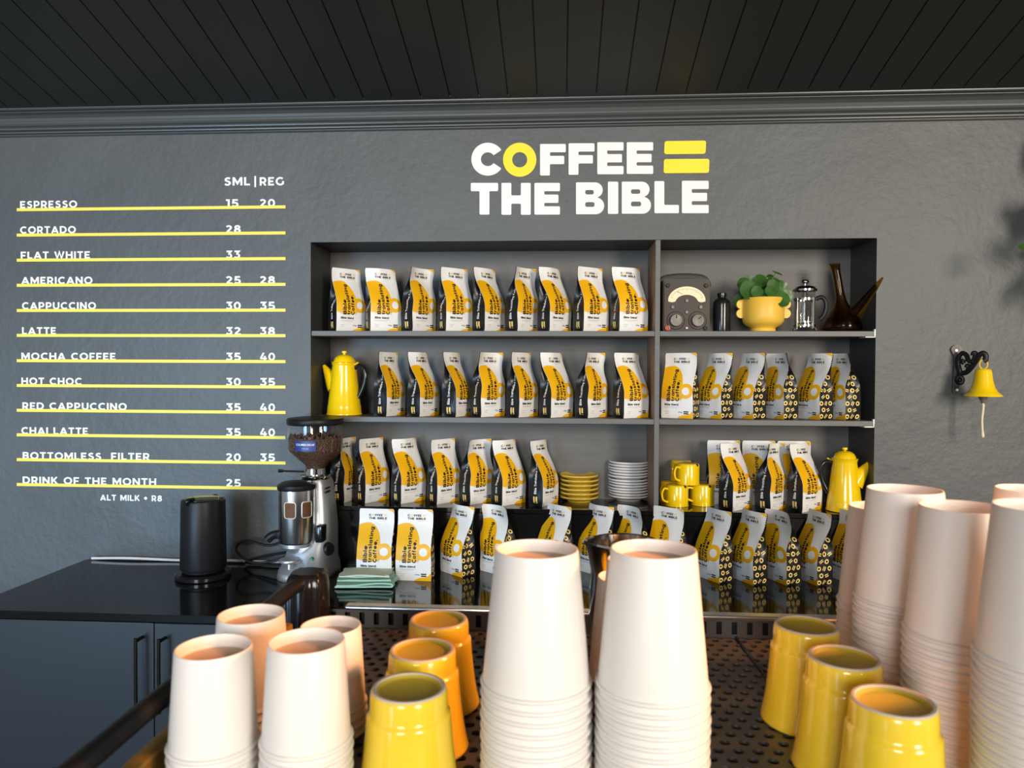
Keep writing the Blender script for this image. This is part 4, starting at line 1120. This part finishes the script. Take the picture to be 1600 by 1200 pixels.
# the arm stands out from the wall and turned to the right
def arm(pts, r):
    tube(bm, smoothpath([bq(u, v, o) for u, v, o in pts], 6), r, 10)
arm([(345, 590, .008), (330, 560, .012), (350, 530, .016), (385, 550, .02), (375, 590, .02), (350, 585, .018)], .0058)
arm([(340, 440, .010), (345, 360, .016), (380, 310, .026), (420, 330, .038), (440, 380, .050), (480, 390, .060), (520, 360, .072)], .0066)
arm([(365, 540, .016), (360, 480, .020), (345, 420, .014), (350, 350, .016)], .0066)
arm([(370, 500, .020), (420, 490, .034), (470, 440, .052), (510, 380, .068), (540, 330, .080), (575, 310, .088), (600, 330, .092), (600, 370, .092), (580, 385, .090)], .0074)
arm([(480, 395, .062), (500, 340, .064), (505, 310, .064), (485, 310, .062), (480, 330, .060)], .0062)
arm([(430, 480, .036), (440, 440, .036), (430, 425, .034), (420, 445, .034)], .0062)
arm([(400, 410, .030), (385, 390, .028), (400, 370, .030)], .0062)
obj('scroll_arm', bm, m_iron, t, True, 80, label='black iron scroll arm')
bc = Vector(bq(580, 455, .091))
S = .0031 / 10 * .955
bm = NB()
rr = .0295 / 1.0
lathe(bm, [(r_ * .86, z_) for r_, z_ in [(0, .0), (.018, -.001), (.0235, -.004), (.0250, -.009), (.0290, -.035), (.0350, -.055), (.0440, -.068), (.0560, -.0765), (.0570, -.0800), (.0545, -.0800), (.042, -.070), (.032, -.055), (.026, -.035), (.022, -.010), (0, -.006)]], 48, tuple(bc))
obj('bell_cup', bm, m_enamel, t, True, 60, label='yellow bell')
bm = NB(); tube(bm, [bc + Vector((.0135 * cos(a), .004 * cos(a), .012 + .0135 * sin(a))) for a in [2 * pi * i / 24 for i in range(24)]], .0018, 8, closed=True); obj('hanging_ring', bm, m_enamel, t)
bm = NB(); tube(bm, [bc + Vector((0, 0, -.008)), bc + Vector((0, 0, -.075))], .0025, 8); lathe(bm, [(0, -.070), (.009, -.074), (.0125, -.081), (.010, -.088), (.005, -.095), (.0035, -.105), (0, -.106)], 20, tuple(bc)); obj('clapper', bm, m_galv, t, label='grey clapper')
bm = NB(); tube(bm, smoothpath([bc + Vector((-.001, 0, -.100)), bc + Vector((.001, 0, -.11)), bc + Vector((-.002, 0, -.15)), bc + Vector((0, 0, -.186)), bc + Vector((.001, 0, -.200))], 4), [.004, .0045, .0042, .004, .0035, .0035, .0035, .0034, .0033, .0033, .0033, .0033, .004, .0048, .0048, .0035, .002], 8)
obj('pull_rope', bm, m_rope, t, label='cream rope')

# trailing plant on the wall at the right
tp = Vector((1.60, 2.16, ZC + .36))
t = thing('wall_planter', 'dark wall planter with trailing green leaves at the right edge', 'planter', tp)
bm = NB(); lathe(bm, [(0, -.10), (.075, -.10), (.10, .02), (.105, .03), (.098, .03), (.09, .0), (0, .0)], 32); obj('pot_body', bm, m_black, t)
bm = NB(); box(bm, -.02, .02, .10, .139, -.10, .06, .003); obj('wall_hook', bm, m_iron, t)
random.seed(11)
lf = []
for k in range(30):
    a = random.uniform(0, 2 * pi); L = random.uniform(.12, .22)
    q = Vector((cos(a) * L * .95, -abs(sin(a)) * L * .55 if sin(a) < 0 else sin(a) * .05, random.uniform(-.20, .34)))
    lf.append(q)
lf += [Vector((-.20, -.06, .02)), Vector((-.19, -.04, .12)), Vector((-.18, -.04, -.10))]
tip = atY(1587, 390, 2.10) - tp
lf.append(tip + Vector((.034, 0, .006)))
for k, q in enumerate(lf):
    if k < len(lf) - 1 and tp.x + q.x < 1.375 + .0: q.x = 1.385 - tp.x
    bm = NB(); leaf_geo(bm, q, Vector((random.uniform(-.5, .5), -1, random.uniform(.2, 1))), .030 if k < len(lf) - 1 else .016, 1.6 if k < len(lf) - 1 else 2.0, up=Vector((q.x, 0, -.12 if k == len(lf) - 1 else q.z)))
    obj('leaf', bm, m_leaf, t, True, 180)
    bm = NB(); tube(bm, smoothpath([(q.x * .2, q.y * .2, .0), (q.x * .6, q.y * .6, max(.05, q.z * .8)), tuple(q)], 4), .002, 6); obj('stem', bm, m_stem, t)

# ------------------------------------------------------------------ espresso machine (top with the cup rail) in the foreground
ZTR = ZC - .290                                 # cup tray
YR = .812                                       # rear of the tray
MX0, MX1, MY0 = -.272, .520, .36
bm = NB(); box(bm, -.9, 1.1, .28, .95, .0, .80, .004); 
tag(obj('bar_counter', bm, m_cab), 'dark counter under the espresso machine', 'counter')
t = thing('espresso_machine', 'black and steel espresso machine top with perforated cup tray', 'espresso machine', ((MX0 + MX1) / 2, (MY0 + YR) / 2, .8005))
ox, oy, oz = t.location
bm = NB(); box(bm, MX0 - ox, MX1 - ox, MY0 - oy, YR + .012 - oy, .0, ZTR - .022 - oz, .006); obj('machine_body', bm, m_black, t)
# perforated tray sheet: staggered round holes
bm = NB()
pitch, rh = .0150, .0043; ph = pitch * .866
ns = 12
nx = int((MX1 - MX0) / pitch); ny = int((YR - MY0) / ph)
for j in range(ny):
    for i in range(nx):
        cx = MX0 + pitch * (i + .5 + (.25 if j % 2 else -.25)); cy = YR - .004 - ph * (j + .5)
        o_ = []; h_ = []
        # six-sided cell around every hole
        for k in range(ns):
            a = 2 * pi * k / ns + pi / ns * 0
            h_.append(bm.verts.new((cx - ox + rh * cos(a), cy - oy + rh * sin(a), ZTR - oz)))
            # distance to hexagon edge (flat sides at 0, 60 ...)
            b_ = (a + pi / 6) % (pi / 3) - pi / 6
            R_ = pitch / 2 / cos(b_)
            o_.append(bm.verts.new((cx - ox + R_ * cos(a), cy - oy + R_ * sin(a), ZTR - oz)))
        hd = [bm.verts.new((v.co.x, v.co.y, v.co.z - .0025)) for v in h_]
        for k in range(ns):
            l = (k + 1) % ns
            bm.faces.new((o_[k], o_[l], h_[l], h_[k])); bm.faces.new((h_[k], h_[l], hd[l], hd[k]))
obj('cup_tray', bm, m_wsteel, t, False, label='perforated steel cup tray')
# seam between the two tray plates
bm = NB(); a = atZ(1147, 993, ZTR); b = atZ(1199, 1062, ZTR)
tube(bm, [(a.x - ox, a.y - oy, ZTR - oz + .0006), (b.x + (b.x - a.x) * .9 - ox, b.y + (b.y - a.y) * .9 - oy, ZTR - oz + .0006)], .0016, 6); obj('tray_seam', bm, m_black, t)
bm = NB()
ZR = ZC - .270
# rear wall of the tray with upright slots
x = MX0; w_ = .0165
quad(bm, (MX0 - ox, YR - oy, ZTR - oz - .002), (MX1 - ox, YR - oy, ZTR - oz - .002), (MX1 - ox, YR - oy, ZTR + .0035 - oz), (MX0 - ox, YR - oy, ZTR + .0035 - oz))
quad(bm, (MX0 - ox, YR - oy, ZR - .003 - oz), (MX1 - ox, YR - oy, ZR - .003 - oz), (MX1 - ox, YR - oy, ZR - oz), (MX0 - ox, YR - oy, ZR - oz))
while x < MX1 - .001:
    quad(bm, (x + .003 - ox, YR - oy, ZTR + .0035 - oz), (min(x + w_ - .003, MX1) - ox, YR - oy, ZTR + .0035 - oz), (min(x + w_ - .003, MX1) - ox, YR - oy, ZR - .003 - oz), (x + .003 - ox, YR - oy, ZR - .003 - oz))
    x += w_
quad(bm, (MX0 - ox, YR + .006 - oy, ZTR - .02 - oz), (MX1 - ox, YR + .006 - oy, ZTR - .02 - oz), (MX1 - ox, YR + .006 - oy, ZR - oz), (MX0 - ox, YR + .006 - oy, ZR - oz), 1)
obj('tray_back', bm, [m_wsteel, m_black], t, False)
bm = NB(); box(bm, MX0 + .03 - ox, MX1 - ox, YR - .003 - oy, YR + .012 - oy, ZR - oz, ZR + .0045 - oz, .0018); obj('rear_rail', bm, m_steel, t, label='polished steel rear rail')
XR, ZL = -.289, ZC - .236
bm = NB(); tube(bm, [(XR - ox, .40 - oy, ZL - .004 - oz), (XR - ox, .74 - oy, ZL - oz), *smoothpath([(XR - ox, .745 - oy, ZL - oz), (XR + .004 - ox, .775 - oy, ZL + .002 - oz), (XR + .016 - ox, .800 - oy, ZL + .004 - oz)], 4)], .0078, 16); obj('side_rail', bm, m_black, t, label='matt black side rail')
bm = NB(); box(bm, XR - .007 - ox, XR + .007 - ox, MY0 + .02 - oy, .76 - oy, ZTR - .10 - oz, ZC - .268 - oz, .003); obj('side_panel', bm, m_woodpanel, t, label='ochre wooden side panel')
bm = NB(); loft(bm, [(ZTR - .15 - oz, XR - .004 - ox, .405 - oy, .0165, .018), (ZL - .014 - oz, XR - .004 - ox, .405 - oy, .0165, .018), (ZL - .005 - oz, XR - .004 - ox, .405 - oy, .0145, .016), (ZL + .0 - oz, XR - .004 - ox, .405 - oy, .008, .009)], 28, 2.6); obj('front_post', bm, m_black, t)
# fluted glossy post at the rear left corner
pc = atD(481, 930, .82)
bm = NB(); n0 = 48; rings = []
for z, s in ((ZTR - .02, 1.02), (pc.z - .01, 1.02), (pc.z + .012, 1.0), (pc.z + .022, .93), (pc.z + .027, .75)):
    rings.append([bm.verts.new((pc.x - ox + s * (.0215 + .0012 * cos(8 * 2 * pi * i / n0)) * math.copysign(abs(cos(2 * pi * i / n0)) ** .6, cos(2 * pi * i / n0)),
                                pc.y - oy + s * (.0215 + .0012 * cos(8 * 2 * pi * i / n0)) * math.copysign(abs(sin(2 * pi * i / n0)) ** .6, sin(2 * pi * i / n0)), z - oz)) for i in range(n0)])
for a, b in zip(rings, rings[1:]):
    for i in range(n0): bm.faces.new((a[i], a[(i + 1) % n0], b[(i + 1) % n0], b[i]))
bm.faces.new(rings[-1]); obj('rear_post', bm, m_blackgl, t, True, 70, label='glossy black fluted corner post')

# steel milk shaker behind the tall stacks
p = atD(976, 845, .735)
bm = NB(); hh = p.z - ZTR
lathe(bm, [(0, 0), (.033, 0), (.0345, .002), (.0350, hh - .045), (.0335, hh - .030), (.0330, hh - .006), (.0345, hh - .002), (.0340, hh), (.0325, hh - .001), (.0315, hh - .03), (.0320, .004), (0, .003)], 44)
t = thing('steel_pitcher', 'polished steel milk pitcher behind the two tall front cup stacks', 'pitcher', (p.x, p.y, ZTR + .0004))
for v in bm.verts:                              # pouring lip pulled out to the left
    k = sm(hh - .03, hh, v.co.z) * max(0, -(v.co.x * .93 + v.co.y * .37) / .034) ** 6
    v.co.x -= .009 * k; v.co.y -= .0035 * k; v.co.z += .003 * k
obj('pitcher_body', bm, m_chrome, t)
bm = NB(); tube(bm, smoothpath([(.033, .012, hh - .02), (.058, .02, hh - .022), (.066, .022, hh - .05), (.060, .02, hh - .10), (.034, .012, hh - .125)], 6), .0045, 10)
obj('handle', bm, m_chrome, t)

# ------------------------------------------------------------------ paper cups, stacked upside down
def paper_cup(label, cat, rb, rr, h, group):
    """upside down: the base is on top, the rolled rim below; origin at the rim"""
    t = thing('paper_cup', label, cat, (0, 0, 0), 0, group)
    bm = NB(); th = .0006
    lathe(bm, [(rr - .0022, .0), (rr - .0022 - .0002, .003), (rb, h - .0012), (rb - .0004, h), (rb - .0012, h), (rb - .0016, h - .0012), (rb - .0016 + .0006, h - .0095)], 64)
    lathe(bm, [(rr - .0022 - th, .0), (rb + .0002 - th, h - .0105)], 64)
    # the glued side seam, slightly raised
    vs = []
    for z in (.003, h - .002):
        f = z / h; r = (rr - .0022) * (1 - f) + rb * f + .00025
        for da in (-.05, -.03, .03): vs.append(Vector((r * cos(-pi / 2 + da * 3), r * sin(-pi / 2 + da * 3), z)))
    obj('cup_wall', bm, m_paper, t, True, 50)
    bm = NB(); lathe(bm, [(0, h - .0085), (rb - .0010, h - .0085), (rb - .0010, h - .0095), (0, h - .0095)], 48); obj('base_disc', bm, m_base, t, label='paperboard base with painted warm bounce tint')
    bm = NB(); lathe(bm, [(rr - .0027 + .0017 * cos(a) + .0003, .0017 + .0017 * sin(a)) for a in [2 * pi * i / 10 for i in range(11)]], 64); obj('rolled_rim', bm, m_paper, t)
    return t
BIG = dict(rb=.0287, rr=.0393, h=.0925); SMALL = dict(rb=.0240, rr=.0300, h=.0640)
PC = {}
def cup_stack(u, v, dep, size, step, where, rbot=None, tilt=(0, 0)):
    """a stack whose top base is centred on pixel u, v at the given distance"""
    P = BIG if size == 'big' else SMALL
    p = atD(u, v, dep)
    ztop = p.z; zr = ztop - P['h']
    n = int((zr - ZTR - .0005) / step) + 1
    step = (zr - ZTR - .0005) / max(1, n - 1)
    grp = 'paper cups in %s' % where
    for k in range(n):
        nm = 'topmost' if k == 0 else 'lowest' if k == n - 1 else ORD[k] + ' from top'
        l = 'upside down white paper cup, %s in %s' % (nm, where)
        assert len(l.split()) <= 16, l
        loc = (p.x + tilt[0] * (-k * step) + random.uniform(-.0003, .0003), p.y + tilt[1] * (-k * step) + random.uniform(-.0003, .0003), zr - k * step)
        rz = random.uniform(0, 6.28)
        if size not in PC:
            PC[size] = o = paper_cup(l, 'paper cup', P['rb'], P['rr'], P['h'], grp); o.location = loc; o.rotation_euler = (0, 0, rz)
        else: dup(PC[size], loc, rz, l, grp)
random.seed(21)
cup_stack(839, 857, .507, 'big', .0070, 'the left tall front stack')
cup_stack(1021, 857, .497, 'big', .0070, 'the right tall front stack')
cup_stack(1004, 874, .602, 'big', .0070, 'the stack behind the right front stack')
cup_stack(982, 901, .684, 'big', .0070, 'the low hidden stack beside the steel pitcher')
cup_stack(334, 1010, .480, 'small', .0062, 'the front left small stack')
cup_stack(479, 1000, .470, 'small', .0062, 'the front small stack beside yellow cups')
cup_stack(393, 959, .546, 'small', .0062, 'the rear left small stack')
cup_stack(517, 977, .592, 'small', .0062, 'the rear small stack beside yellow cups')
cup_stack(1378, 791, .694, 'big', .0060, 'the rearmost stack of the right group')
cup_stack(1413.5, 764, .610, 'big', .0060, 'the stack behind the middle yellow cup')
cup_stack(1505, 791, .530, 'big', .0060, 'the stack behind the nearest yellow cup')
cup_stack(1638, 791, .442, 'big', .0060, 'the nearest stack at right edge')
cup_stack(1617, 764, .622, 'big', .0060, 'the rear stack at right edge')

# yellow tumblers, upside down
def tumbler(label, group):
    t = thing('yellow_tumbler', label, 'cup', (0, 0, 0), 0, group)
    bm = NB(); h = .083
    lathe(bm, [(.0345, .0), (.0358, .0006), (.0362, .002), (.0352, .005), (.0338, .012), (.0322, .022), (.0306, .036), (.0291, .052), (.0285, .0625), (.0281, .0645), (.0267, .0658), (.0264, .068), (.0260, .0795), (.0252, .0820), (.0240, .083)], 64)
    lathe(bm, [(.0330, 0), (.031, .012), (.028, .060), (0, .066)], 48)
    obj('cup_body', bm, m_mug, t, True, 60)
    bm = NB(); lathe(bm, [(.0252, .0820), (.0244, .0832), (.0226, .0832), (.0216, .0820)], 56); obj('foot_ring', bm, m_mugring, t, label='pale worn foot ring')
    bm = NB(); lathe(bm, [(.0217, .0822), (.0208, .0806), (.0195, .0798), (0, .0800)], 48); obj('base_hollow', bm, m_mughol, t)
    return t
TUM = [(639, 1073, .494, 'nearest of the three left yellow cups, between paper stacks'), (660, 1014, .567, 'middle of the three yellow cups left of the tall stacks'), (685.5, 967, .640, 'farthest of the three yellow cups left of the tall stacks'),
       (1260, 976, .611, 'farthest of the three yellow cups right of the tall stacks'), (1319, 1026, .538, 'middle of the three yellow cups right of the tall stacks'), (1396, 1094, .466, 'nearest of the three yellow cups at lower right')]
tu = None
for u, v, d, l in TUM:
    p = atD(u, v, d); g = 'yellow cups left of the tall stacks' if u < 800 else 'yellow cups right of the tall stacks'
    l = l.replace('yellow cups', 'upside down yellow cups', 1) if len(l.split()) < 15 else l
    if tu is None: tu = tumbler(l, g); o = tu
    else: o = dup(tu, (0, 0, 0), 0, l, g)
    s = (p.z - ZTR - .0004) / .083
    o.location = (p.x, p.y, ZTR + .0004)
    o.scale = (.99, .99, s)
